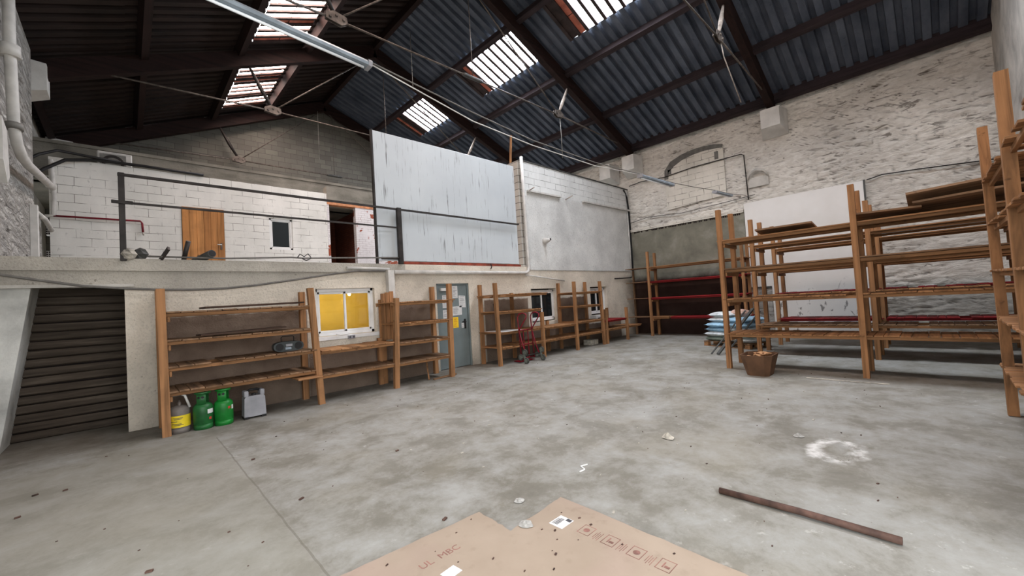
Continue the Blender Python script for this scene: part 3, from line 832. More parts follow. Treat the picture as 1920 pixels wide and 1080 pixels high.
# ------------------------------------------------------------------ windows and doors
def sash_window(nm, hole, y, lab, pane, mull=True, depth=.10, kind='structure', fr=.06):
    x0, x1, z0, z1 = hole
    w = thing(nm, lab, 'window', ((x0 + x1) / 2, y, z0), None, kind)
    f = MB()
    f.bbox(x0, x1, y - .03, y + .04, z1 - fr, z1).bbox(x0, x1, y - .03, y + .04, z0, z0 + fr).bbox(x0, x0 + fr, y - .03, y + .04, z0, z1).bbox(x1 - fr, x1, y - .03, y + .04, z0, z1)
    f.build('frame', M['upvc'], w)
    xm = (x0 + x1) / 2
    spans = [(x0 + fr, xm + .025, y + .012), (xm - .025, x1 - fr, y - .012)] if mull else [(x0 + fr, x1 - fr, y)]
    for a, b, yy in spans:
        s = MB(); q = .045 if mull else .03
        s.bbox(a, a + q, yy - .015, yy + .015, z0 + fr, z1 - fr).bbox(b - q, b, yy - .015, yy + .015, z0 + fr, z1 - fr)
        s.bbox(a, b, yy - .015, yy + .015, z0 + fr, z0 + fr + q).bbox(a, b, yy - .015, yy + .015, z1 - fr - q, z1 - fr)
        so = s.build('sash', M['upvc'], w)
        MB().box(a + q, b - q, yy - .003, yy + .003, z0 + fr + q, z1 - fr - q).build('pane', pane, so)
    return w
w1 = sash_window('window_1', (2.62, 3.79, 1.08, 2.0), YA + .12, 'white sliding window glowing yellow between the first two shelving bays', M['glass'])
MB().bbox(2.58, 3.86, YA - .02, YA + .12, 1.0, 1.075).build('sill', M['upvc'], w1)
# lit room behind it
mb = MB().box(2.0, 4.6, YA + 1.9, YA + 2.0, .3, 2.3).box(1.9, 2.0, YA + .3, YA + 2, .3, 2.3).box(4.6, 4.7, YA + .3, YA + 2, .3, 2.3).box(1.9, 4.7, YA + .3, YA + 2, .2, .3).box(1.9, 4.7, YA + .3, YA + 2, 2.3, 2.36)
struct('wall_office', mb, M['yellowwall'], 'yellow lit room behind the sliding window', 'wall')
t = thing('ceiling_bulb', 'glowing bulb hanging in the yellow room behind the sliding window', 'lamp', (3.74, YA + 1.2, 1.93))
MB().lathe((3.74, YA + 1.2, 1.93), [(.001, -.04), (.027, -.025), (.033, 0), (.022, .03), (.012, .055), (.001, .06)], 14).build('bulb', emit('warm bulb', (255, 214, 120), 60), t)
MB().tube([(3.74, YA + 1.2, 2.0), (3.74, YA + 1.2, 2.3)], .008, 6).build('flex', M['black'], t)
t = thing('wall_socket', 'white double socket on the sill below the yellow window', 'socket', (3.25, YA - .03, 1.04))
MB().bbox(3.18, 3.32, YA - .055, YA - .02, .99, 1.06).build('plate', M['greyplastic'], t)
for dx in (-.035, .035):
    MB().tube([(3.25 + dx, YA - .056, 1.025), (3.25 + dx, YA - .062, 1.025)], .02, 10).build('outlet', M['print'], t)
tag(MB().tube([(2.95, YA - .05, 1.10), (3.05, YA - .06, 1.085), (3.2, YA - .05, 1.095)], .014, 6).build('paper_roll', M['white']), 'small rolled white paper on the sill of the yellow window', 'paper')
sash_window('window_2', (8.55, 9.68, .9, 1.82), YA + .14, 'dark white-framed window behind the red hand truck', M['darkglass'])
sash_window('window_3', (11.48, 12.5, .92, 1.82), YA + .14, 'dark white-framed window near the right end of the cream wall', M['darkglass'])
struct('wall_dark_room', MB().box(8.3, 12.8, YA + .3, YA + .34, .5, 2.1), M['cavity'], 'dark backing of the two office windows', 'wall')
sash_window('window_4', UW, YM + .06, 'small dark window in the white block wall upstairs', M['darkglass'], False)
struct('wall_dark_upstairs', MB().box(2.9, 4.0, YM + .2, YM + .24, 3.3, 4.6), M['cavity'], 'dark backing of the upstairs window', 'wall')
struct('trim_14', MB().box(3.05, 3.82, YM - .03, YM, 4.46, 4.49), M['greypipe'], 'thin drip strip over the upstairs window', 'trim')

# steel door
t = thing('door_1', 'grey steel door covered with paper notices between the shelving bays', 'door', (5.8, YA + .06, 0), None, 'structure')
MB().bbox(5.36, 6.24, YA + .05, YA + .1, .01, 2.03).build('leaf', M['doorgrey'], t)
MB().box(5.32, 5.36, YA + .02, YA + .12, 0, 2.06).box(6.24, 6.28, YA + .02, YA + .12, 0, 2.06).box(5.32, 6.28, YA + .02, YA + .12, 2.03, 2.06).build('frame', M['doorgrey'], t)
h = MB().bbox(6.11, 6.16, YA + .03, YA + .05, .93, 1.17, .004).build('handle', M['black'], t)
MB().tube([(6.135, YA + .04, 1.1), (6.135, YA - .01, 1.1), (6.02, YA - .012, 1.1)], .012, 8).build('lever', M['black'], h)
MB().bbox(5.44, 5.7, YA - .02, YA + .05, 1.88, 1.95).build('door_closer', M['whitepipe'], t)
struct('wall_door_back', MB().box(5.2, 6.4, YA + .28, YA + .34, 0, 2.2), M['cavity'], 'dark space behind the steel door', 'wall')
def notice(x0, x1, z0, z1, lab, mat='paper', tilt=0):
    n = thing('paper_notice', lab, 'notice', ((x0 + x1) / 2, YA + .045, z0), 'paper notices on the steel door')
    c = tilt * (z1 - z0)
    MB().prism([(x0, YA + .046, z0), (x1, YA + .046, z0 + c), (x1 + c * .4, YA + .046, z1 + c), (x0 + c * .4, YA + .046, z1)], (0, .002, 0)).build('sheet', M[mat], n)
    l = MB(); z = z1 - .04
    while z > z0 + .03:
        a = x0 + .02; b = a + (x1 - x0 - .04) * R(.5, 1)
        l.box(a, b, YA + .0445, YA + .046, z, z + .006); z -= R(.022, .045)
    l.build('printed_lines', M['print'] if mat == 'paper' else M['redmark'], n)
notice(5.80, 5.96, 1.70, 2.0, 'white notice at the top of the steel door, right of the shelf post')
notice(5.99, 6.19, 1.47, 1.76, 'white notice at the right of the steel door above the handle', tilt=-.05)
notice(5.78, 6.06, 1.27, 1.49, 'wide white notice in the middle of the steel door', tilt=.05)
notice(5.78, 5.94, .97, 1.23, 'yellow notice on the steel door', 'yellowpaper')
notice(5.5, 5.64, 1.22, 1.42, 'small white notice left of the shelf post on the steel door')
notice(5.5, 5.63, 1.47, 1.78, 'white notice behind the upper shelf left on the steel door')
notice(6.03, 6.11, .95, 1.07, 'tiny white card left of the black door handle')

# pine door upstairs
t = thing('door_2', 'varnished pine plank door in the white block wall upstairs', 'door', (1.57, YM, 2.4), None, 'structure')
d = MB()
for i in range(6):
    d.bbox(1.12 + i * .15, 1.12 + (i + 1) * .15 - .003, YM - .03, YM + .03, 2.41, 4.52, .004)
d.build('leaf', M['pine'], t)
h = MB().bbox(1.92, 1.96, YM - .045, YM - .03, 3.42, 3.6, .003).build('handle', M['rod'], t)
MB().tube([(1.94, YM - .04, 3.55), (1.94, YM - .09, 3.55), (1.84, YM - .09, 3.55)], .01, 8).build('lever', M['white'], h)

# red pipe, white pipe, cable, ac box upstairs
pipe('red_pipe', [(-1.1, YM - .06, 4.04), (.32, YM - .06, 4.05), (.35, YM - .06, 4.0), (.36, YM - .06, 3.78)], .022, 'redpipe', 'dark red pipe on the white block wall upstairs')
pipe('tap_spout', [(.36, YM - .06, 3.78), (.36, YM - .08, 3.74), (.37, YM - .08, 3.70)], .016, 'castiron', 'pale tap end below the red pipe', 'tap')
pipe('cream_pipe', [(-1.12, YM - .05, 5.3), (-1.1, YM - .05, 4.9), (-1.08, YM - .05, 4.45), (-1.09, YM - .05, 4.05), (-1.22, YM - .05, 4.02)], .04, 'whitepipe', 'cream pipe along the left edge of the white block wall')
pipe('black_hose', [(-1.5, 12.9, 4.6), (-1.2, 13.1, 5.0), (-.9, 13.25, 5.3), (-.4, YM - .04, 5.43), (.4, YM - .04, 5.44), (1.6, YM - .04, 5.42)], .035, 'black', 'thick black hose arching over the top left of the white block wall', 'hose')
pipe('black_hose', [(-1.5, 12.6, 4.9), (-1.25, 12.9, 5.25), (-1.0, 13.1, 5.45), (-.5, 13.3, 5.47), (0, 13.36, 5.46)], .03, 'black', 'upper black hose beside the white block wall', 'hose')
t = thing('air_conditioner', 'white box unit peeping over the top of the white block wall', 'air conditioner', (-.1, 13.85, 5.1))
MB().bbox(-.41, .21, 13.7, 14.0, 5.1, 5.78, .02).build('casing', M['whitepipe'], t)
MB().box(-.36, .10, 13.69, 13.7, 5.2, 5.72).build('grille', M['greypipe'], t)
MB().ring((-.13, 13.685, 5.5), (0, 1, 0), .14, .2, .01, 24).build('fan_ring', M['steel'], t)
for i, (z, lab) in enumerate(((4.72, 'upper'), (3.62, 'middle'), (3.06, 'lower'))):
    mb = MB().box(-1.22, -1.15, YM + .02, YM + .2, z, z + .2)
    o = struct('trim_%d' % (20 + i), mb, M['whitepipe'], lab + ' hollow brick end at the left edge of the white block wall', 'brick')
    hh = MB()
    for a in range(2):
        for b in range(4): hh.box(-1.218 + a * .034, -1.194 + a * .034, YM + .012, YM + .02, z + .012 + b * .048, z + .046 + b * .048)
    hh.build('hole', M['cavity'], o)

# left wall pipes
t = thing('soil_pipe', 'thick white pipe bending along the chipped stone pier at the left', 'pipe', (-1.08, 8.6, 4.1))
MB().tube([(-1.06, 8.46, 7.2), (-1.06, 8.52, 5.4), (-1.05, 8.62, 4.35), (-1.04, 8.72, 4.16), (-1.03, 9.0, 4.06), (-1.02, 9.4, 4.06), (-1.0, 12.1, 4.38)], 0.06, 14).build('pipe_run', M['whitepipe'], t)
MB().tube([(-1.06, 8.52, 5.46), (-1.06, 8.53, 5.3)], .1, 14).build('collar', M['whitepipe'], t)
MB().tube([(-1.05, 8.62, 4.4), (-1.05, 8.61, 4.32)], .09, 14).build('joint_ring', M['greypipe'], t)
tag(MB().prism([(-1.2, 8.06, 4.3), (-1.2, 8.36, 4.22), (-1.2, 8.5, 3.62), (-1.2, 8.35, 3.5), (-1.2, 8.1, 3.75)], (.12, 0, 0)).build('pipe_casing', M['whitepipe'], None, (-1.2, 8.3, 3.6)), 'white casing at the very left edge beside the thick pipe', 'casing')
pipe('pipe_stub', [(-1.15, 11.2, 3.7), (-1.12, 12.3, 3.75), (-1.1, 12.95, 3.65)], .045, 'whitepipe', 'short white pipe behind the white post at the left wall')
tag(MB().bbox(-1.2, -1.1, 11.1, 11.22, 2.45, 3.8).build('white_post', M['whitepipe'], None, (-1.15, 11.16, 2.45)), 'white square post against the stone pier at the left', 'post')

# ------------------------------------------------------------------ railing, laminate panel
t = thing('guard_rail', 'dark steel guard rail along the mezzanine edge, passing in front of the white panel', 'railing', (2.2, 8.05, 2.5))
MB().bbox(-.035, .035, 8.02, 8.07, 2.46, 3.75).build('post', M['steel'], t)
MB().bbox(4.34, 4.44, 7.99, 8.07, 2.5, 3.74).build('post', M['steel'], t)
MB().bar((-.04, 8.04, 3.72), (8.12, 8.04, 3.70), .05, .035).build('top_rail', M['steel'], t)
MB().bar((.03, 8.03, 3.31), (4.36, 8.03, 3.30), .03, .03).build('mid_rail', M['steel'], t)
MB().bar((3.95, 8.05, 2.62), (4.36, 8.05, 2.62), .03, .05).build('low_rail', M['steel'], t)
MB().bbox(-.11, .12, 8.0, 8.018, 3.285, 3.335).build('clamp', M['steel'], t)
pipe('railing_cable', [(.25, 8.04, 2.535), (1.2, 8.03, 2.53), (2.2, 8.03, 2.58), (2.4, 8.03, 2.57), (3.2, 8.03, 2.6), (4.35, 8.03, 2.64)], .014, 'cable', 'thin cable along the bottom of the guard rail', 'cable')
tag(MB().tube([(2.3, 8.03, 2.57), (2.34, 8.0, 2.64), (2.42, 8.03, 2.6), (2.48, 8.0, 2.65), (2.55, 8.03, 2.57), (2.45, 8.02, 2.53), (2.38, 8.02, 2.56)], .01, 6).build('wire_knot', M['black']), 'small knot of wire on the railing cable', 'wire')
t = thing('laminate_panel', 'huge white laminate panel with dark drip streaks standing on the mezzanine edge', 'panel', (6.03, YA + .05, 2.5))
MB().bbox(3.92, 8.16, YA + .02, YA + .07, 2.58, 5.41).build('board', M['panel'], t)
MB().box(3.89, 3.92, YA, YA + .08, 2.5, 5.42).build('edge_frame', M['steel'], t)
MB().box(4.42, 8.2, YA + .0, YA + .1, 2.5, 2.57).build('bottom_channel', M['rustbeam'], t)
tag(MB().bar((8.24, YA + .55, 2.4), (8.68, YA + .56, 6.62), .05, .05).build('timber_stick', M['woodz'], None, (8.24, YA + .55, 2.4)), 'pale timber stick poking up beside the top corner of the laminate panel', 'stick')

# rubble and tube ends at the mezzanine edge
def rock(c, r, seed, name, lab, mat='stone', sq=(1, 1, 1)):
    rnd = random.Random(seed); mb = MB()
    pts = []
    for i in range(5):
        for k in range(7):
            a = PI * i / 4; t = 2 * PI * k / 7 + .3 * i
            q = r * rnd.uniform(.72, 1.15)
            mb.v.append((c[0] + q * sq[0] * math.sin(a) * math.cos(t), c[1] + q * sq[1] * math.sin(a) * math.sin(t), c[2] + r * sq[2] * math.cos(a) * rnd.uniform(.85, 1.1) if 0 < i < 4 else c[2] + r * sq[2] * math.cos(a)))
    for i in range(4):
        for k in range(7): mb.face([i * 7 + k, i * 7 + (k + 1) % 7, (i + 1) * 7 + (k + 1) % 7, (i + 1) * 7 + k])
    return tag(mb.build(name, M[mat], None, (c[0], c[1], c[2] - r * sq[2])), lab, 'rock' if 'rock' in name or 'stone' in name else 'debris')
rock((.05, 8.05, 2.56), .10, 3, 'broken_rock', 'pale broken concrete lump at the foot of the left rail post', 'stone', (1, .8, .9))
rock((.18, 8.1, 2.57), .10, 5, 'broken_rock', 'dark broken lump behind the left rail post', 'darktube', (.9, .8, 1))
tag(MB().bar((.40, 8.12, 2.48), (.50, 7.98, 2.66), .09, .03, (1, 0, 0)).build('steel_stub', M['steel'], None, (.4, 8.1, 2.5)), 'short flat steel stub on the beam, nearer the rail post', 'stub')
pipe('steel_stub', [(.68, 8.14, 2.48), (.74, 8.02, 2.79)], .032, 'steel', 'short upright tube stub on the beam left of the pine door', 'stub')
t = thing('pipe_end', 'dark open pipe end resting on the beam in front of the pine door', 'pipe', (1.0, 8.1, 2.5))
MB().tube([(.86, 8.5, 2.52), (1.03, 7.98, 2.60)], .06, 14).build('barrel', M['darktube'], t)
MB().tube([(1.03, 7.98, 2.60), (1.032, 7.972, 2.601)], .048, 14).build('bore', M['black'], t)
pipe('wire_hook', [(7.0, YA - .07, 2.56), (7.02, YA - .09, 2.48), (6.98, YA - .09, 2.42)], .012, 'black', 'short black wire hook on the cream ledge', 'wire')

# ------------------------------------------------------------------ timber racks
def deck(mb, mp, u0, u1, v0, v1, z, seed, th=.022, w=(.11, .2), ragged=.03, gap=.004):
    rnd = random.Random(seed); u = u0
    while u < u1 - .03:
        ww = min(rnd.uniform(*w), u1 - u)
        if rnd.random() > .04:
            dz = rnd.uniform(-.003, .005)
            a = v0 - rnd.uniform(0, ragged); b = v1 + rnd.uniform(-.02, ragged)
            p, q = mp(u + gap, a), mp(u + ww - gap, b)
            mb.bbox(min(p[0], q[0]), max(p[0], q[0]), min(p[1], q[1]), max(p[1], q[1]), z + dz, z + th + dz, .003)
        u += ww
def rack(lab, mp, posts, shelves, group, seed=1, ps=.085, woodset='wood', grain='x'):
    """mp maps (u along, v depth) to (x, y). posts: (u, v, height, du) ; shelves: (u0, u1, v0, v1, z, style, tint)"""
    us = [p[0] for p in posts]; c = mp((min(us) + max(us)) / 2, .3)
    t = thing('shelving_unit', lab, 'shelving', (c[0], c[1], 0), group)
    other = 'y' if grain == 'x' else 'x'
    for (u, v, hgt, du) in posts:
        a, b = mp(u, v), mp(u + du, v)
        MB().bar((a[0], a[1], 0), (b[0], b[1], hgt), ps, ps * .9, (0, 1, 0)).build('post', M[woodset + 'z'], t)
    for i, (u0, u1, v0, v1, z, style, tint) in enumerate(shelves):
        s = seed * 31 + i; pre = tint or 'dusty'
        if style == 'slat':
            mb = MB(); deck(mb, mp, u0, u1, v0, v1, z, s)
            mb.build('shelf', M[pre + other], t)
        else:
            mb = MB(); n = 4; rnd = random.Random(s)
            for k in range(n):
                a = v0 + (v1 - v0) * k / n; b = v0 + (v1 - v0) * (k + 1) / n - .006
                p, q = mp(u0 - rnd.uniform(0, .06), a), mp(u1 + rnd.uniform(0, .06), b)
                dz = rnd.uniform(-.004, .006)
                mb.bbox(min(p[0], q[0]), max(p[0], q[0]), min(p[1], q[1]), max(p[1], q[1]), z + dz, z + .024 + dz, .003)
            mb.build('shelf', M[pre + grain], t)
        for v in (v0 + .05, v1 - .05):
            p, q = mp(u0, v - .016), mp(u1, v + .016)
            rt_ = tint if tint == 'red' else 'wood'
            MB().bbox(min(p[0], q[0]), max(p[0], q[0]), min(p[1], q[1]), max(p[1], q[1]), z - .048, z - .001, .004).build('shelf_rail', M[rt_ + grain], t)
    # end battens under the shelves at the outermost posts
    for ue in {min(us), max(us)}:
        vs = [p[1] for p in posts if p[0] == ue]
        if len(vs) < 2: continue
        for (u0, u1, v0, v1, z, style, tint) in shelves:
            if u0 - .1 <= ue <= u1 + .1:
                sgn = 1 if ue == min(us) else -1
                p, q = mp(ue + sgn * .045, min(vs)), mp(ue + sgn * .075, max(vs))
                MB().bbox(min(p[0], q[0]), max(p[0], q[0]), min(p[1], q[1]), max(p[1], q[1]), z - .12, z - .049, .004).build('crossbar', M['wood' + other], t)
    return t

VF, VB = 7.28, 7.98      # front and back post lines of the racks along the cream wall
mpA = lambda u, v: (u, VF + v)
GA = 'timber shelving along the cream wall'
DA = VB - VF
rack('four shelf timber unit above the gas cylinders at the left', mpA, [(.37, 0, 2.0, -.02), (.37, DA, 2.02, 0), (2.37, 0, 1.97, -.11), (2.33, DA, 1.94, 0)],
     [(.4, 2.32, -.02, DA, z, 'slat', None) for z in (.57, .91, 1.27, 1.66)], GA, 1, .095)
rack('low two shelf timber bay under the yellow window', mpA, [(3.77, DA - .02, .95, 0)],
     [(2.4, 3.74, -.02, DA, .46, 'slat', None), (2.4, 3.74, -.02, DA, .87, 'slat', 'wood')], GA, 2)
rack('four shelf timber unit left of the steel door', mpA, [(3.75, 0, 1.74, .08), (3.86, DA, 1.74, 0), (5.05, 0, 2.0, .04), (5.1, DA, 1.98, 0)],
     [(3.72, 5.2, -.02, DA, 1.64, 'slat', 'wood'), (3.8, 5.12, -.02, DA, 1.22, 'slat', 'wood'), (3.8, 5.12, -.02, DA, .84, 'slat', None), (3.8, 5.12, -.02, DA, .45, 'slat', None)], GA, 3, .095)
rack('timber unit behind the red hand truck, right of the steel door', mpA, [(6.46, 0, 2.0, -.04), (6.52, DA, 2.0, 0), (8.03, 0, 1.2, 0), (7.62, DA, 1.76, 0)],
     [(6.4, 8.3, -.02, DA, 1.7, 'slat', 'wood'), (6.46, 8.02, -.02, DA, 1.28, 'slat', 'wood'), (6.42, 8.0, -.02, DA, .78, 'slat', 'wood'), (6.42, 8.0, -.02, DA, .42, 'slat', 'wood')], GA, 4)
rack('low timber bay under the dark window beside the red hand truck', mpA, [(9.02, DA, .9, 0)],
     [(8.05, 9.46, -.02, DA, .76, 'slat', 'wood'), (8.05, 9.46, -.02, DA, .42, 'slat', 'wood')], GA, 5)
rack('open timber unit of four tall posts in front of the far dark window', mpA, [(9.5, 0, 2.0, 0), (9.62, DA, 2.0, 0), (10.88, 0, 2.0, -.06), (11.0, DA, 2.02, 0)],
     [(9.5, 10.9, -.02, DA, 1.67, 'slat', 'wood'), (9.5, 10.9, -.02, DA, 1.26, 'slat', 'wood'), (9.5, 10.95, -.02, DA, .79, 'slat', 'wood'), (9.5, 10.95, -.02, DA, .42, 'slat', 'wood')], GA, 6)
rack('low shelving with red top at the far right end of the cream wall', mpA, [(11.05, 0, 1.1, 0), (12.3, 0, 1.1, 0), (12.2, DA, 1.1, 0)],
     [(10.98, 12.32, -.02, DA, .72, 'slat', 'red'), (11.0, 13.25, -.02, DA, .44, 'slat', 'wood')], GA, 7)
# back plank beside the yellow window, loose boards
t = thing('upright_planks', 'three upright planks beside the right edge of the yellow window', 'planks', (3.9, 7.9, .9))
for i in range(3):
    MB().bbox(3.8 + i * .095, 3.89 + i * .095, 7.86, 7.885, .9, 1.86 + .02 * i, .004).build('plank', M['woodz'], t)
tag(MB().bar((.82, 7.45, 1.72), (2.2, 7.62, 1.74), .32, .025).build('loose_board', M['darkboard'], None, (1.5, 7.5, 1.7)), 'dark loose board lying on the top shelf above the gas cylinders', 'board')
tag(MB().bar((.76, 7.4, 1.325), (1.9, 7.55, 1.345), .26, .02).build('loose_board', M['darkboard'], None, (1.3, 7.5, 1.3)), 'dark loose sheet on the second shelf above the gas cylinders', 'board')
tag(MB().bbox(1.98, 2.36, 7.12, 7.6, .47, .5).build('loose_board', M['woodx'], None, (2.2, 7.3, .47)), 'short timber offcut under the lowest left shelf beside the second post', 'board')
tag(MB().tube([(6.9, 7.92, 1.5), (6.95, 7.9, 1.1), (7.05, 7.88, .82)], .012, 6).build('hanging_strap', M['black']), 'thin dark strap hanging on the wall behind the unit by the hand truck', 'strap')
tag(MB().bar((4.55, 7.4, .01), (4.72, 7.75, .36), .03, .02).build('timber_offcut', M['woodz'], None, (4.6, 7.5, 0)), 'broken stick leaning under the unit by the steel door', 'stick')
tag(MB().bar((4.6, 7.3, .02), (5.2, 7.35, .03), .05, .03).build('timber_offcut', M['dustyx'], None, (4.9, 7.3, 0)), 'loose slat lying on the floor under the unit by the steel door', 'stick')
tag(MB().bbox(6.55, 7.2, 7.22, 7.9, .805, .815).build('paper_sheet', M['paper'], None, (6.9, 7.5, .8)), 'white sheet lying on a shelf left of the hand truck', 'paper')

# racks in the right half: u runs along y, v along +x
def mpB(x0): return lambda u, v: (x0 + v, u)
GB = 'tall timber racks in front of the white wall board'
def tall_rack(lab, x0, tints, seed, styles=('long', 'long', 'slat', 'slat')):
    D = .7; yA, yM_, yE = 2.82, .82, -1.12
    ps = []
    for yy in (yA, yM_, yE): ps += [(yy, 0, 3.07, 0), (yy, D, 3.07, 0)]
    sh = []
    for z, tn, st in zip((2.45, 1.89, 1.31, .65), tints, styles):
        sh.append((yM_ - .02, yA + .02, -.04, D + .02, z, st, tn)); sh.append((yE, yM_ - .04, -.04, D + .02, z, st, tn))
    return rack(lab, mpB(x0), ps, sh, GB, seed, .09, 'wood', 'y')
tall_rack('nearest tall rack, loose boards on top and the brown carton at its foot', 8.4, ('wood', 'dusty', 'wood', 'wood'), 11)
tall_rack('middle tall rack, hidden behind the nearest one', 10.4, ('wood', 'dusty', 'wood', 'dusty'), 12)
tall_rack('rearmost tall rack with red painted shelves before the white board', 12.2, ('wood', 'wood', 'red', 'red'), 13)
rack('red shelved rack against the brown and grey cement wall in the corner', mpB(13.5), [(7.0, 0, 3.0, 0), (7.0, .52, 2.98, 0), (3.95, 0, 2.95, 0), (3.95, .52, 2.9, 0)],
     [(3.9, 7.05, -.03, .55, 2.43, 'long', 'wood'), (3.9, 7.05, -.03, .55, 1.92, 'long', 'red'), (3.9, 7.05, -.03, .55, 1.33, 'long', 'red'), (3.9, 6.3, -.03, .55, .66, 'long', 'red'), (6.36, 7.05, -.03, .55, .66, 'long', 'wood')], 'timber racks on the stone wall', 14, .085, 'wood', 'y')
for z, lab in ((2.43, 'topmost'), (1.92, 'second'), (1.33, 'third'), (.66, 'lowest')):
    tag(MB().bbox(13.47, 14.0, 7.1, 7.9, z, z + .025).build('corner_board', M['dustyy'], None, (13.7, 7.5, z)), lab + ' of the loose boards bridging the corner left of the red shelved rack', 'board')
# corner board supports (wall cleat)
for y in (7.85,):
    tag(MB().bar((13.95, y, 0), (13.95, y, 2.4), .06, .06, (0, 1, 0)).build('corner_post', M['dustyz'], None, (13.95, y, 0)), 'thin timber post carrying the corner boards', 'post')

# loose boards on top of nearest tall rack
for (y0, y1, x, z, tl, lab) in ((1.35, 2.2, 8.45, 2.49, 0, 'short loose board at the left on top of the nearest tall rack'), (.05, .86, 8.5, 2.49, .03, 'loose board beside the middle post on top of the nearest tall rack')):
    tag(MB().bar((x + .15, y0, z + .05), (x + .15, y1, z + .05 + tl), .5, .028, (.12, 0, 1)).build('loose_board', M['dustyy'], None, (x + .1, (y0 + y1) / 2, z)), lab, 'board')
tag(MB().bar((8.66, .14, 2.58), (8.66, -1.08, 2.62), .62, .03, (.18, 0, 1)).build('loose_board', M['dustyy'], None, (8.5, -.4, 2.5)), 'wide tilted board on the right half of the nearest tall rack', 'board')
tag(MB().bar((8.66, .20, 2.69), (8.66, -1.1, 2.75), .6, .035, (.3, 0, 1)).build('loose_board', M['dustyy'], None, (8.62, -.4, 2.55)), 'upper wide board on the right half of the nearest tall rack', 'board')

# rack along the near wall
mpC = lambda u, v: (u, -.5 - v)
rack('slatted rack against the pale end wall at the right edge', mpC, [(6.82, 0, 3.22, .40), (7.15, .66, 3.2, 0), (5.2, 0, 3.22, .16), (5.3, .66, 3.2, 0), (3.5, 0, 3.2, 0), (3.5, .66, 3.2, 0)],
     [(3.5, 7.1, -.03, .7, z, 'slat', 'wood') for z in (.5, 1.04, 1.55, 2.06, 2.56)], 'timber racks on the end wall', 15, .09)

# ------------------------------------------------------------------ hanging lamps
cat_pts = [(-1.5, 4.38), (.0, 4.25), (1.9, 4.12), (3.2, 3.97), (4.4, 3.86), (6.0, 3.84), (7.56, 3.91), (9.01, 3.97), (10.3, 4.06), (11.64, 4.18), (12.91, 4.26), (14.35, 4.42)]
pipe('catenary_cable', [(x, 3.95, z + .035) for x, z in cat_pts], .008, 'cable', 'long cable strung across the hall carrying the tube lamps', 'cable')
pipe('lamp_flex', [(1.9, 3.97, 4.15), (2.6, 3.97, 4.02), (3.3, 3.98, 3.90), (4.4, 3.97, 3.83), (6.0, 3.96, 3.82), (7.5, 3.95, 3.93)], .007, 'whitepipe', 'pale flex looping between the first and second tube lamp', 'cable')
def batten(x0, z0, x1, z1, lab, open_end=False):
    t = thing('tube_lamp', lab, 'lamp', ((x0 + x1) / 2, 3.95, (z0 + z1) / 2), 'galvanised tube lamps on the cable')
    d = Vector((x1 - x0, 0, z1 - z0)).normalized(); L = (Vector((x1, 0, z1)) - Vector((x0, 0, z0))).length
    upv = Vector((0, 1, 0)).cross(d) * -1
    upv = Vector((-d.z, 0, d.x))
    def sect(pr, a, b, nm, mat, par=t):
        mb = MB(); b0 = len(mb.v); n = len(pr)
        for s in (a, b):
            for (w, h) in pr:
                p = Vector((x0, 3.95, z0)) + d * s + Vector((0, w, 0)) + upv * h; mb.v.append(tuple(p))
        for k in range(n):
            k2 = (k + 1) % n; mb.face([b0 + k, b0 + k2, b0 + n + k2, b0 + n + k])
        mb.face([b0 + k for k in range(n)][::-1]); mb.face([b0 + n + k for k in range(n)])
        return mb.build(nm, M[mat], par)
    sect([(-.03, .03), (.03, .03), (.055, .0), (.05, -.028), (-.05, -.028), (-.055, .0)], 0, L, 'housing', 'galv')
    sect([(-.062, .012), (-.048, .034), (.048, .034), (.062, .012), (.056, -.036), (-.056, -.036)], L - .02, L + .02, 'end_cap', 'greyplastic')
    sect([(-.062, .012), (-.048, .034), (.048, .034), (.062, .012), (.056, -.036), (-.056, -.036)], -.02, .02, 'end_cap', 'greyplastic')
    p0 = Vector((x0, 3.95, z0)) + d * .05 - upv * .043; p1 = Vector((x0, 3.95, z0)) + d * (L - .05) - upv * .043
    MB().tube([p0, p1], .013, 10).build('tube', M['tubeglow'], t)
batten(.38, 4.22, 1.9, 4.11, 'long tube lamp crossing the top left of the picture on the cable')
batten(7.56, 3.91, 9.01, 3.95, 'tube lamp hanging on the cable in front of the blocked up arch')
batten(11.64, 4.17, 12.91, 4.24, 'farthest tube lamp on the cable near the white wall board')

# loose wires hanging from the roof
pipe('hanging_wire', [(10.05, 3.03, 7.2), (10.15, 3.02, 6.9), (10.5, 3.0, 6.55), (11.1, 3.0, 6.1)], .012, 'castiron', 'loose wire dangling from the nearest truss node', 'wire')
pipe('hanging_wire', [(9.95, 7.74, 7.2), (9.97, 7.74, 6.6), (9.95, 7.74, 5.9)], .012, 'greypipe', 'thin wire hanging above the white corner wall', 'wire')
for (x, y, z0, z1, lab) in ((6.5, 10.6, 10.0, 8.2, 'thin rod hanging near the ridge left of the roof lights'), (5.6, 16.2, 9.4, 7.4, 'thin rod hanging in front of the gable')):
    pipe('hanger_rod', [(x, y, z0), (x, y, z1)], .01, 'greypipe', lab, 'rod')

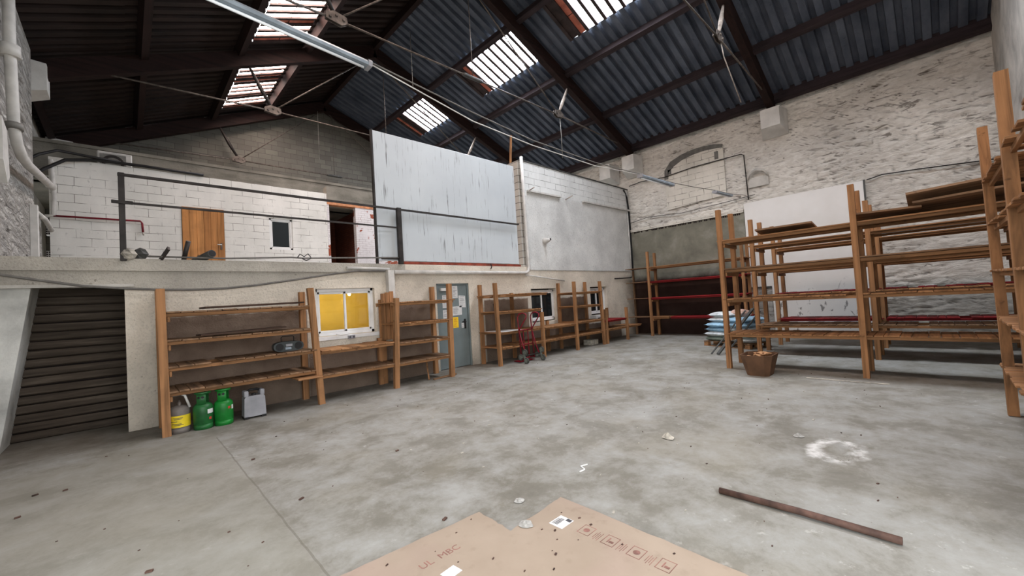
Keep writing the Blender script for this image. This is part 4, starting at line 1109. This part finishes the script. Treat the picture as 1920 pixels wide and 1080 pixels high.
# ------------------------------------------------------------------ gas cylinders etc.
def cylinder(x, y, body, lab, kind):
    t = thing('gas_cylinder', lab, 'gas cylinder', (x, y, 0), 'gas cylinders under the left shelves')
    r = .118
    MB().lathe((x, y, 0), [(.001, .04), (r * .8, .045), (r, .08), (r, .295), (r * .94, .325), (r * .7, .355), (.04, .37), (.001, .372)], 28).build('body', M[body], t)
    MB().lathe((x, y, 0), [(r * .86, .0), (r * .97, .0), (r * .97, .07), (r * .86, .07)], 28).build('foot_ring', M[body], t)
    MB().lathe((x, y, 0), [(.02, .36), (.022, .41), (.012, .415), (.012, .44), (.001, .44)], 12).build('valve', M['rod'], t)
    return t, r
t, r = cylinder(.52, 7.40, 'bottlegrey', 'grey gas cylinder with a wide yellow sticker next to the first shelf post', 0)
MB().lathe((.52, 7.40, 0), [(r + .002, .085), (r + .0025, .245)], 28, -2.9, .4).build('sticker', M['yellowlabel'], t)
l = MB()
for z, a in ((.21, -2.3), (.195, -2.2), (.165, -2.6), (.13, -2.4), (.115, -2.2)):
    l.lathe((.52, 7.40, 0), [(r + .004, z), (r + .004, z + .008)], 12, a, a + R(.7, 1.4))
l.build('sticker_print', M['print'], t)
MB().tube([(.41, 7.37, .33), (.41, 7.37, .49), (.43, 7.37, .51), (.55, 7.37, .515)], .012, 8).build('guard_handle', M['bottlegrey'], t)
MB().tube([(.55, 7.37, .515), (.58, 7.36, .5), (.63, 7.36, .33)], .016, 8).build('pale_lever', M['whitepipe'], t)
def shroud(t, x, y, r, mat):
    for a0 in (-2.55, .6):
        MB().lathe((x, y, 0), [(r * .72, .33), (r * .78, .33), (r * .78, .5), (r * .72, .5), (r * .72, .33)], 10, a0, a0 + 1.25).build('collar_plate', M[mat], t)
    MB().ring((x, y, .505), (0, 0, 1), r * .70, r * .82, .025, 24).build('collar_rim', M[mat], t)
    hh = MB()
    for a in (-2.2, -1.7):
        d = Vector((math.cos(a), math.sin(a), 0)); p = Vector((x, y, .45)) + d * (r * .785)
        hh.tube([p, p + d * .003], .017, 8)
    hh.build('collar_hole', M['black'], t)
for (x, y, m, lab) in ((.775, 7.33, 'green1', 'dark green gas cylinder in the middle of the three under the shelf'), (1.015, 7.33, 'green2', 'bright green gas cylinder on the right of the three under the shelf')):
    t, r = cylinder(x, y, m, lab, 1); shroud(t, x, y, r, m)
    a = -1.25 if m == 'green1' else -.8
    MB().lathe((x, y, 0), [(r + .002, .215), (r + .002, .275)], 8, a, a + (.75 if m == 'green1' else .35)).build('paper_label', M['paper'], t)
    MB().lathe((x, y, 0), [(r + .002, .13 if m == 'green1' else .23), (r + .002, .165 if m == 'green1' else .265)], 6, a + .15 - (0 if m == 'green1' else .6), a + .45 - (0 if m == 'green1' else .6)).build('hazard_mark', M['redmark'], t)
# grey canister
t = thing('jerry_can', 'light grey plastic canister on the floor under the left shelf', 'canister', (1.40, 7.36, 0))
b = MB(); x0, x1, y0, y1 = 1.26, 1.55, 7.28, 7.48
b.prism([(x0, y0, .03), (x1, y0, .03), (x1 - .01, y0, .31), (x1 - .03, y0, .34), (x0 + .03, y0, .34), (x0 + .01, y0, .31)], (0, y1 - y0, 0))
b.build('body', M['greyplastic'], t)
for a, c in ((x0 + .01, x0 + .07), (x1 - .07, x1 - .01)):
    MB().bbox(a, c, y0 + .01, y1 - .01, .33, .42, .012).build('shoulder', M['greyplastic'], t)
MB().tube([(x0 + .05, 7.38, .40), (x0 + .1, 7.38, .425), (x1 - .1, 7.38, .425), (x1 - .05, 7.38, .40)], .018, 8).build('handle', M['black'], t)
MB().lathe((1.40, 7.34, .34), [(.03, 0), (.03, .03), (.001, .03)], 12).build('cap', M['black'], t)
MB().box(x0, x0 + .06, y0, y1, 0, .035).build('foot', M['black'], t)
MB().box(x1 - .06, x1, y0, y1, 0, .035).build('foot', M['black'], t)
# radio
t = thing('radio', 'charcoal portable radio on the third shelf below the dark sheet', 'radio', (1.95, 7.5, .935))
b = MB(); pts = []
for k in range(20):
    a = 2 * PI * k / 20; pts.append((1.95 + .225 * (abs(math.cos(a)) ** .55) * (1 if math.cos(a) > 0 else -1), 7.44, 1.02 + .082 * (abs(math.sin(a)) ** .7) * (1 if math.sin(a) > 0 else -1)))
b.prism(pts, (0, .14, 0)); b.build('body', M['radio'], t)
MB().tube([(1.85, 7.5, 1.09), (1.85, 7.5, 1.17), (1.87, 7.5, 1.185), (2.02, 7.5, 1.185), (2.04, 7.5, 1.17), (2.04, 7.5, 1.09)], .007, 8).build('handle', M['black'], t)
MB().bbox(1.9, 2.0, 7.43, 7.44, 1.02, 1.06, .003).build('display', M['greyplastic'], t)
MB().bbox(1.89, 1.98, 7.425, 7.44, .97, 1.01, .003).build('cassette_door', M['galv'], t)
for cx in (1.81, 2.09):
    MB().tube([(cx, 7.44, 1.02), (cx, 7.432, 1.02)], .058, 16).build('speaker', M['black'], t)

# ------------------------------------------------------------------ stair-climber hand truck
t = thing('hand_truck', 'dark red stair climbing hand truck with triple wheels parked at the shelving', 'hand truck', (7.3, 7.1, 0))
XL_, XR_ = 7.06, 7.52
for x in (XL_, XR_):
    MB().tube([(x, 7.16, .08), (x, 7.20, .85), (x, 7.22, 1.12), (x + .02, 7.19, 1.2), (x + .05, 7.08, 1.23), (x + .06, 6.98, 1.19), (x + .05, 6.97, 1.12), (x + .01, 7.16, .86), (x, 7.19, .8)], .016, 10).build('side_frame', M['redmetal'], t)
    MB().tube([(x + .02, 7.0, .18), (x + .01, 7.1, .42), (x, 7.18, .75)], .016, 8).build('brace', M['redmetal'], t)
for z in (.1, .44, .8):
    MB().tube([(XL_, 7.19, z), (XR_, 7.19, z)], .014, 8).build('crossbar', M['redmetal'], t)
for x in (XL_ + .15, XL_ + .31):
    MB().bar((x, 7.19, .1), (x, 7.2, .8), .025, .01, (0, 1, 0)).build('slat', M['redmetal'], t)
MB().bbox(XL_ - .02, XR_ + .02, 7.18, 7.42, .02, .035, .004).build('toe_plate', M['redmetal'], t)
MB().tube([(XL_ - .08, 7.0, .19), (XR_ + .08, 7.0, .19)], .015, 8).build('axle', M['steel'], t)
for x in (XL_ - .07, XR_ + .07):
    hub = MB()
    cs = []
    for k in range(3):
        a = PI / 2 + .35 + 2 * PI * k / 3; cs.append((x, 7.0 + .115 * math.cos(a), .185 + .115 * math.sin(a)))
    cz = min(c[2] for c in cs) - .078
    cs = [(c[0], c[1], c[2] - cz) for c in cs]; ctr = (x, 7.0, .185 - cz)
    for c in cs: hub.bar(ctr, c, .03, .05, (1, 0, 0))
    h = hub.build('tri_star', M['wheelhub'], t)
    for c in cs:
        MB().ring(c, (1, 0, 0), .045, .075, .035, 20).build('tyre', M['rubber'], h)
        MB().tube([(c[0] - .018, c[1], c[2]), (c[0] + .018, c[1], c[2])], .046, 16).build('wheel_disc', M['wheelhub'], h)

# ------------------------------------------------------------------ carton, pallet, sacks
t = thing('brown_carton', 'brown tapered carton full of crumpled paper at the foot of the nearest tall rack', 'carton', (8.02, 2.2, 0))
def octo(cx, cy, a, b, c, z): 
    return [(cx - a + c, cy - b, z), (cx + a - c, cy - b, z), (cx + a, cy - b + c, z), (cx + a, cy + b - c, z), (cx + a - c, cy + b, z), (cx - a + c, cy + b, z), (cx - a, cy + b - c, z), (cx - a, cy - b + c, z)]
def loft(r0, r1, mat, nm, t):
    mb = MB(); n = len(r0); mb.v += r0 + r1
    for k in range(n): mb.face([k, (k + 1) % n, n + (k + 1) % n, n + k])
    return mb, n
ro, rt_ = octo(8.02, 2.2, .19, .17, .06, .0), octo(8.02, 2.2, .30, .25, .10, .36)
ri, rti = octo(8.02, 2.2, .18, .16, .06, .012), octo(8.02, 2.2, .285, .235, .095, .36)
mb = MB(); mb.v += ro + rt_ + rti + ri
for a in range(3):
    for k in range(8): mb.face([a * 8 + k, a * 8 + (k + 1) % 8, (a + 1) * 8 + (k + 1) % 8, (a + 1) * 8 + k])
mb.face(list(range(8))[::-1]); mb.face([24 + k for k in range(8)])
# a flap folding outwards at the right
mb.prism([(rt_[1][0], rt_[1][1], .36), (rt_[2][0], rt_[2][1], .36), (rt_[2][0] + .1, rt_[2][1] - .05, .33), (rt_[1][0] + .08, rt_[1][1] - .08, .33)], (0, 0, .006))
mb.build('box', M['crate'], t)
pp = MB(); rnd = random.Random(4)
for k in range(26):
    a, q = rnd.uniform(0, 6.28), rnd.uniform(0, .2)
    pp.pillow((8.02 + q * math.cos(a) * 1.05, 2.2 + q * math.sin(a) * .85, .31 + rnd.uniform(-.02, .05)), rnd.uniform(.1, .16), rnd.uniform(.05, .09), rnd.uniform(.03, .06), rnd.uniform(0, 3), rnd.uniform(-.5, .5), 4)
o = pp.build('crumpled_paper', M['paperbrown'], t); o['kind'] = 'stuff'

t = thing('pallet', 'timber pallet under the stacked sacks', 'pallet', (11.6, 3.7, 0))
ang = math.radians(-20)
PX, PY = 11.62, 3.70
def pr_(dx, dy): return (PX + dx * math.cos(ang) - dy * math.sin(ang), PY + dx * math.sin(ang) + dy * math.cos(ang))
for k in range(5):
    dy = -.6 + k * .3
    a, b = pr_(-.4, dy), pr_(.4, dy)
    MB().bar((a[0], a[1], .125), (b[0], b[1], .125), .14, .022).build('deck_board', M['dustyx'], t)
for dx in (-.35, 0, .35):
    for dy in (-.6, 0, .6):
        a, b = pr_(dx - .05, dy), pr_(dx + .05, dy)
        MB().bar((a[0], a[1], .06), (b[0], b[1], .06), .13, .085).build('block', M['woodx'], t)
    a, b = pr_(dx, -.68), pr_(dx, .68)
    MB().bar((a[0], a[1], .009), (b[0], b[1], .009), .1, .018).build('skid', M['dustyx'], t)
bags = []
order = ('white', 'green', 'white', 'blue', 'white', 'blue', 'green')
for lv in range(6):
    for col, dy in ((0, -.36), (1, .36)):
        if col == 0 and lv > 4: continue
        bags.append((R(-.04, .04), dy + (-.02 if col == 0 else .02) * 0 - (lv * .035 if col == 1 else -lv * .02), .2 + lv * .128, ('bagwhite', 'baggreen', 'bagwhite', 'bagblue', 'bagblue', 'bagwhite')[(lv + col) % 6], lv, col))
pos = ['bottom', 'second', 'third', 'fourth', 'fifth', 'topmost']
for dx, dy, z, m, lv, col in bags:
    x, y = pr_(dx, dy)
    lab = '%s sack %s layer of the %s pile on the pallet' % ({'bagwhite': 'white', 'baggreen': 'grey green', 'bagblue': 'pale blue'}[m], 'in the ' + pos[lv], 'right' if col == 0 else 'left')
    tag(MB().pillow((x, y, z), .78, .74, .145, ang + R(-.08, .08), R(-.04, .04)).build('sack', M[m], None, (x, y, z - .07)), lab, 'sack', 'sacks stacked on the pallet')
x, y = pr_(.0, -.2)
tag(MB().pillow((x, y, .86), .42, .36, .22, ang, .1).build('sack', M['bagpink'], None, (x, y, .76)), 'small pinkish sack on top of the right pile', 'sack', 'sacks stacked on the pallet')
for (p, q, w, lab) in (((9.95, 3.72, .02), (11.2, 3.3, .95), .035, 'thin dark stake leaning on the sacks, leftmost'), ((9.88, 3.55, .03), (11.1, 3.1, 1.0), .07, 'thick dark plank leaning on the sacks'), ((10.1, 3.45, .02), (11.3, 3.0, .92), .04, 'dark stake leaning on the sacks beside the plank')):
    tag(MB().bar(p, q, w, w * .5).build('stake', M['darktube'], None, p), lab, 'stake')

# small boxes near shelving end
t = thing('small_carton', 'small white carton on the red shelf in front of the far window', 'carton', (11.2, 7.7, .745))
MB().bbox(11.0, 11.45, 7.6, 7.85, .75, .9).build('box', M['paper'], t)
MB().box(11.08, 11.3, 7.594, 7.6, .8, .83).build('printed_stripe', M['print'], t)
tag(MB().bbox(10.55, 10.95, 7.55, 7.85, 0, .16, .01).build('paving_block', M['stone'], None, (10.75, 7.7, 0)), 'grey block on the floor under the tall posts by the far window', 'block')

# ------------------------------------------------------------------ foreground floor
# flattened cardboard box: an L notch at the far side
t = thing('cardboard_sheet', 'flattened brown cardboard box lying in the foreground', 'cardboard', (1.6, 1.4, 0))
pts = [(.78, 2.50), (1.85, 2.42), (1.83, 2.06), (2.40, 2.10), (2.37, .80), (2.2, .1), (.6, .2)]
rnd = random.Random(2)
def jag(a, b, n, amp):
    out = []
    for k in range(n):
        f = k / n; out.append((a[0] + (b[0] - a[0]) * f + (rnd.uniform(-amp, amp) if k else 0), a[1] + (b[1] - a[1]) * f + (rnd.uniform(-amp, amp) if k else 0)))
    return out
outl = []
amps = (.004, .01, .008, .006, .002, .002, .002)
for i in range(len(pts)): outl += jag(pts[i], pts[(i + 1) % len(pts)], 14, amps[i])
mb = MB().prism([(p[0], p[1], .006) for p in outl], (0, 0, .007)); mb.build('sheet', M['cardboard'], t)
Zc = .0135
def flat(mb, cx, cy, w, h, rot, z=Zc, th=.0008):
    c, s = math.cos(rot), math.sin(rot)
    mb.prism([(cx + a * w / 2 * c - b * h / 2 * s, cy + a * w / 2 * s + b * h / 2 * c, z) for a, b in ((-1, -1), (1, -1), (1, 1), (-1, 1))], (0, 0, th)); return mb
lb = flat(MB(), 2.13, 1.87, .13, .115, 0).build('shipping_label', M['paper'], t)
pl = MB()
for k in range(9): flat(pl, 2.09 + .009 * k, 1.885, .004 if k % 2 else .006, .03, 0, Zc + .0009, .0004)
for k in range(3): flat(pl, 2.12, 1.915 - k * .008, .08, .003, 0, Zc + .0009, .0004)
flat(pl, 2.175, 1.84, .03, .04, 0, Zc + .0009, .0004)
pl.build('label_print', M['print'], lb)
flat(MB(), 1.32, 2.02, .1, .08, .1).build('shipping_label', M['paper'], t)
# printed handling squares along the right edge
for k, cy in enumerate((1.68, 1.5, 1.32, 1.14)):
    q = MB(); x = 2.16
    for a, b, w, h in ((0, .042, .1, .004), (0, -.042, .1, .004), (.05, 0, .004, .088), (-.05, 0, .004, .088)): flat(q, x + a, cy + b, w, h, 0)
    if k % 2 == 0:
        q.lathe((x, cy, Zc), [(.001, .0008), (.022, .0008)], 14)
    else:
        flat(q, x, cy + .012, .05, .008, 0); flat(q, x - .012, cy - .012, .02, .03, 0)
    q.build('printed_mark', M['ink'], t)
for k, cy in enumerate((1.59, 1.41, 1.23)):
    q = MB()
    for j in range(4): flat(q, 2.15, cy + .02 - j * .013, .06 + .03 * ((j + k) % 2), .003, 0)
    q.build('printed_text_lines', M['ink'], t)
def text(s, loc, size, rot, mat, parent):
    cu = bpy.data.curves.new('lettering', 'FONT'); cu.body = s; cu.size = size; cu.extrude = .0003; cu.align_x = 'CENTER'
    me_o = bpy.data.objects.new('lettering_tmp', cu); COL.objects.link(me_o)
    bpy.context.view_layer.update()
    me = bpy.data.meshes.new_from_object(me_o.evaluated_get(bpy.context.evaluated_depsgraph_get()))
    bpy.data.objects.remove(me_o)
    me.materials.clear(); me.materials.append(mat)
    ob = bpy.data.objects.new('lettering', me); COL.objects.link(ob); ob.parent = parent
    ob.location = Vector(loc) - Vector(parent.location); ob.rotation_euler = rot
    return ob
text('UL  MBC', (1.36, 2.17, Zc), .075, (0, 0, 0), M['ink'], t)

# long rusty pipe
pipe('iron_pipe', [(3.22, 1.22, .022), (3.22, .72, .03), (3.21, .22, .028)], .022, 'rustpipe', 'long rusty iron pipe lying on the floor at the lower right', 'pipe', 12)

M['oldpaper'] = plain('dirty paper', (158, 156, 150), .9, 0, .12, 30)
def scrap(x, y, r, seed, lab, mat='oldpaper', nm='paper_scrap', zs=.25):
    rnd = random.Random(seed); mb = MB(); n = 9
    mb.v.append((x, y, .014 + r * zs))
    for ring_, q in ((.55, .7), (1.0, .1)):
        for k in range(n):
            a = 2 * PI * k / n; rr = r * ring_ * rnd.uniform(.7, 1.15)
            mb.v.append((x + rr * math.cos(a), y + rr * math.sin(a), .004 + r * zs * q * rnd.uniform(.2, 1.2)))
    for k in range(n):
        mb.face([0, 1 + k, 1 + (k + 1) % n]); mb.face([1 + k, 1 + n + k, 1 + n + (k + 1) % n, 1 + (k + 1) % n])
    return tag(mb.build(nm, M[mat], None, (x, y, 0)), lab, 'scrap')
ZZ = [(2.868, 2.266, 0.006), (2.935, 2.261, 0.006), (2.969, 2.33, 0.006), (3.04, 2.307, 0.006)]
scrap(2.17, 2.32, .045, 3, 'crumpled white paper scrap just beyond the cardboard')
o = scrap(1.95, 2.04, .06, 8, 'grey white torn paper lying on the cardboard by the notch', 'oldpaper', 'paper_scrap', .3)
o.location.z = .012
scrap(4.11, 2.04, .07, 5, 'small pale stone chip on the floor right of centre', 'stone', 'stone_chip', .7)
scrap(4.9, 1.05, .05, 15, 'white crumb near the plaster ring on the floor', 'oldpaper', 'plaster_crumb', .5)
scrap(1.2, 1.55, .03, 9, 'brown leaf fragment on the cardboard', 'crate', 'leaf_fragment', .2).location.z = .012
tag(MB().bar(ZZ[0], ZZ[1], .009, .008).bar(ZZ[1], ZZ[2], .009, .008).bar(ZZ[2], ZZ[3], .009, .008).build('plastic_strip', M['white'], None, (2.97, 2.28, 0)), 'zigzag white plastic strip on the floor beyond the cardboard', 'strip')
tag(MB().bar((8.009, 1.535, 0.006), (7.984, 0.942, 0.006), .045, .006).bar((7.984, 0.942, 0.006), (7.999, 0.538, 0.006), .04, .006).build('floor_strip', M['stone'], None, (6.4, 1.0, 0)), 'pale thin strip lying on the floor in front of the nearest tall rack', 'strip')
# scattered crumbs nobody could count
cr_ = MB(); rnd = random.Random(11)
for k in range(120):
    x = rnd.uniform(-.6, 9); y = rnd.uniform(.2, 7)
    if .55 < x < 2.4 and y < 2.55: continue
    s = rnd.uniform(.003, .010)
    cr_.bar((x - s, y, s * .4), (x + s, y + rnd.uniform(-s, s), s * .4), s * rnd.uniform(.6, 1.4), s * .8)
for (x, y) in [(-0.447, 5.839), (-0.643, 5.915), (-0.679, 5.356), (0.967, 5.211), (1.029, 3.752), (1.635, 2.542), (2.093, 4.123), (0.074, 3.492)]:
    cr_.bar((x - .018, y, .006), (x + .016, y + rnd.uniform(-.02, .02), .008), .02, .01)
tag(cr_.build('floor_debris', M['rustpipe']), 'dark crumbs and grit scattered over the concrete floor', 'debris', None, 'stuff')
cr_ = MB()
for k in range(60):
    x = rnd.uniform(.7, 2.3); y = rnd.uniform(.7, 2.4)
    if x > 1.83 and y > 2.05: continue
    s = rnd.uniform(.003, .009)
    cr_.bar((x - s, y, .013 + s * .4), (x + s, y + rnd.uniform(-s, s), .013 + s * .4), s * rnd.uniform(.6, 1.4), s * .8)
tag(cr_.build('cardboard_debris', M['rustpipe']), 'dark crumbs scattered on the flattened cardboard', 'debris', None, 'stuff')
cr_ = MB()
for k in range(110):
    x = rnd.uniform(2.2, 11); y = rnd.uniform(.5, 7)
    s = rnd.uniform(.005, .018)
    cr_.bar((x - s, y, .004), (x + s, y + rnd.uniform(-s, s), .004), s * rnd.uniform(.4, 1.2), .006)
tag(cr_.build('plaster_debris', M['stone']), 'white plaster flakes scattered over the concrete floor', 'debris', None, 'stuff')

# ------------------------------------------------------------------ light
wd = bpy.data.worlds.new('world'); sc.world = wd; wd.use_nodes = True
bg = wd.node_tree.nodes['Background']; bg.inputs['Color'].default_value = lin((240, 243, 246)); bg.inputs['Strength'].default_value = 3.6
pt = bpy.data.lights.new('office_lamp', 'POINT'); pt.energy = 9; pt.color = (1, .82, .42); pt.shadow_soft_size = .06
po = bpy.data.objects.new('office_lamp', pt); COL.objects.link(po); po.location = (3.5, YA + 1.0, 1.75)
t = thing('ceiling_bulb', 'second glowing bulb in the yellow room, half hidden by the leaning shelf post', 'lamp', (2.98, YA + 1.2, 1.86))
MB().lathe((2.98, YA + 1.2, 1.86), [(.001, -.04), (.03, -.025), (.035, 0), (.022, .03), (.012, .05), (.001, .06)], 14).build('bulb', bpy.data.materials['warm bulb'], t)
MB().tube([(2.98, YA + 1.2, 1.91), (2.98, YA + 1.2, 2.3)], .008, 6).build('flex', M['black'], t)
# portal in the added opening behind the camera
pl_ = bpy.data.lights.new('opening_portal', 'AREA'); pl_.shape = 'RECTANGLE'; pl_.size = 4.5; pl_.size_y = 4.0; pl_.cycles.is_portal = True
po = bpy.data.objects.new('opening_portal', pl_); COL.objects.link(po); po.location = (.95, YC - .2, 2.0); po.rotation_euler = (math.radians(90), 0, 0)

sc.view_settings.view_transform = 'Standard'; sc.view_settings.look = 'None'; sc.view_settings.gamma = 1; sc.view_settings.use_curve_mapping = False
sc.view_settings.exposure = 0.7
sc.cycles.use_denoising = True
sc.cycles.max_bounces = 8; sc.cycles.diffuse_bounces = 5; sc.cycles.sample_clamp_indirect = 8
sc.cycles.use_light_tree = True
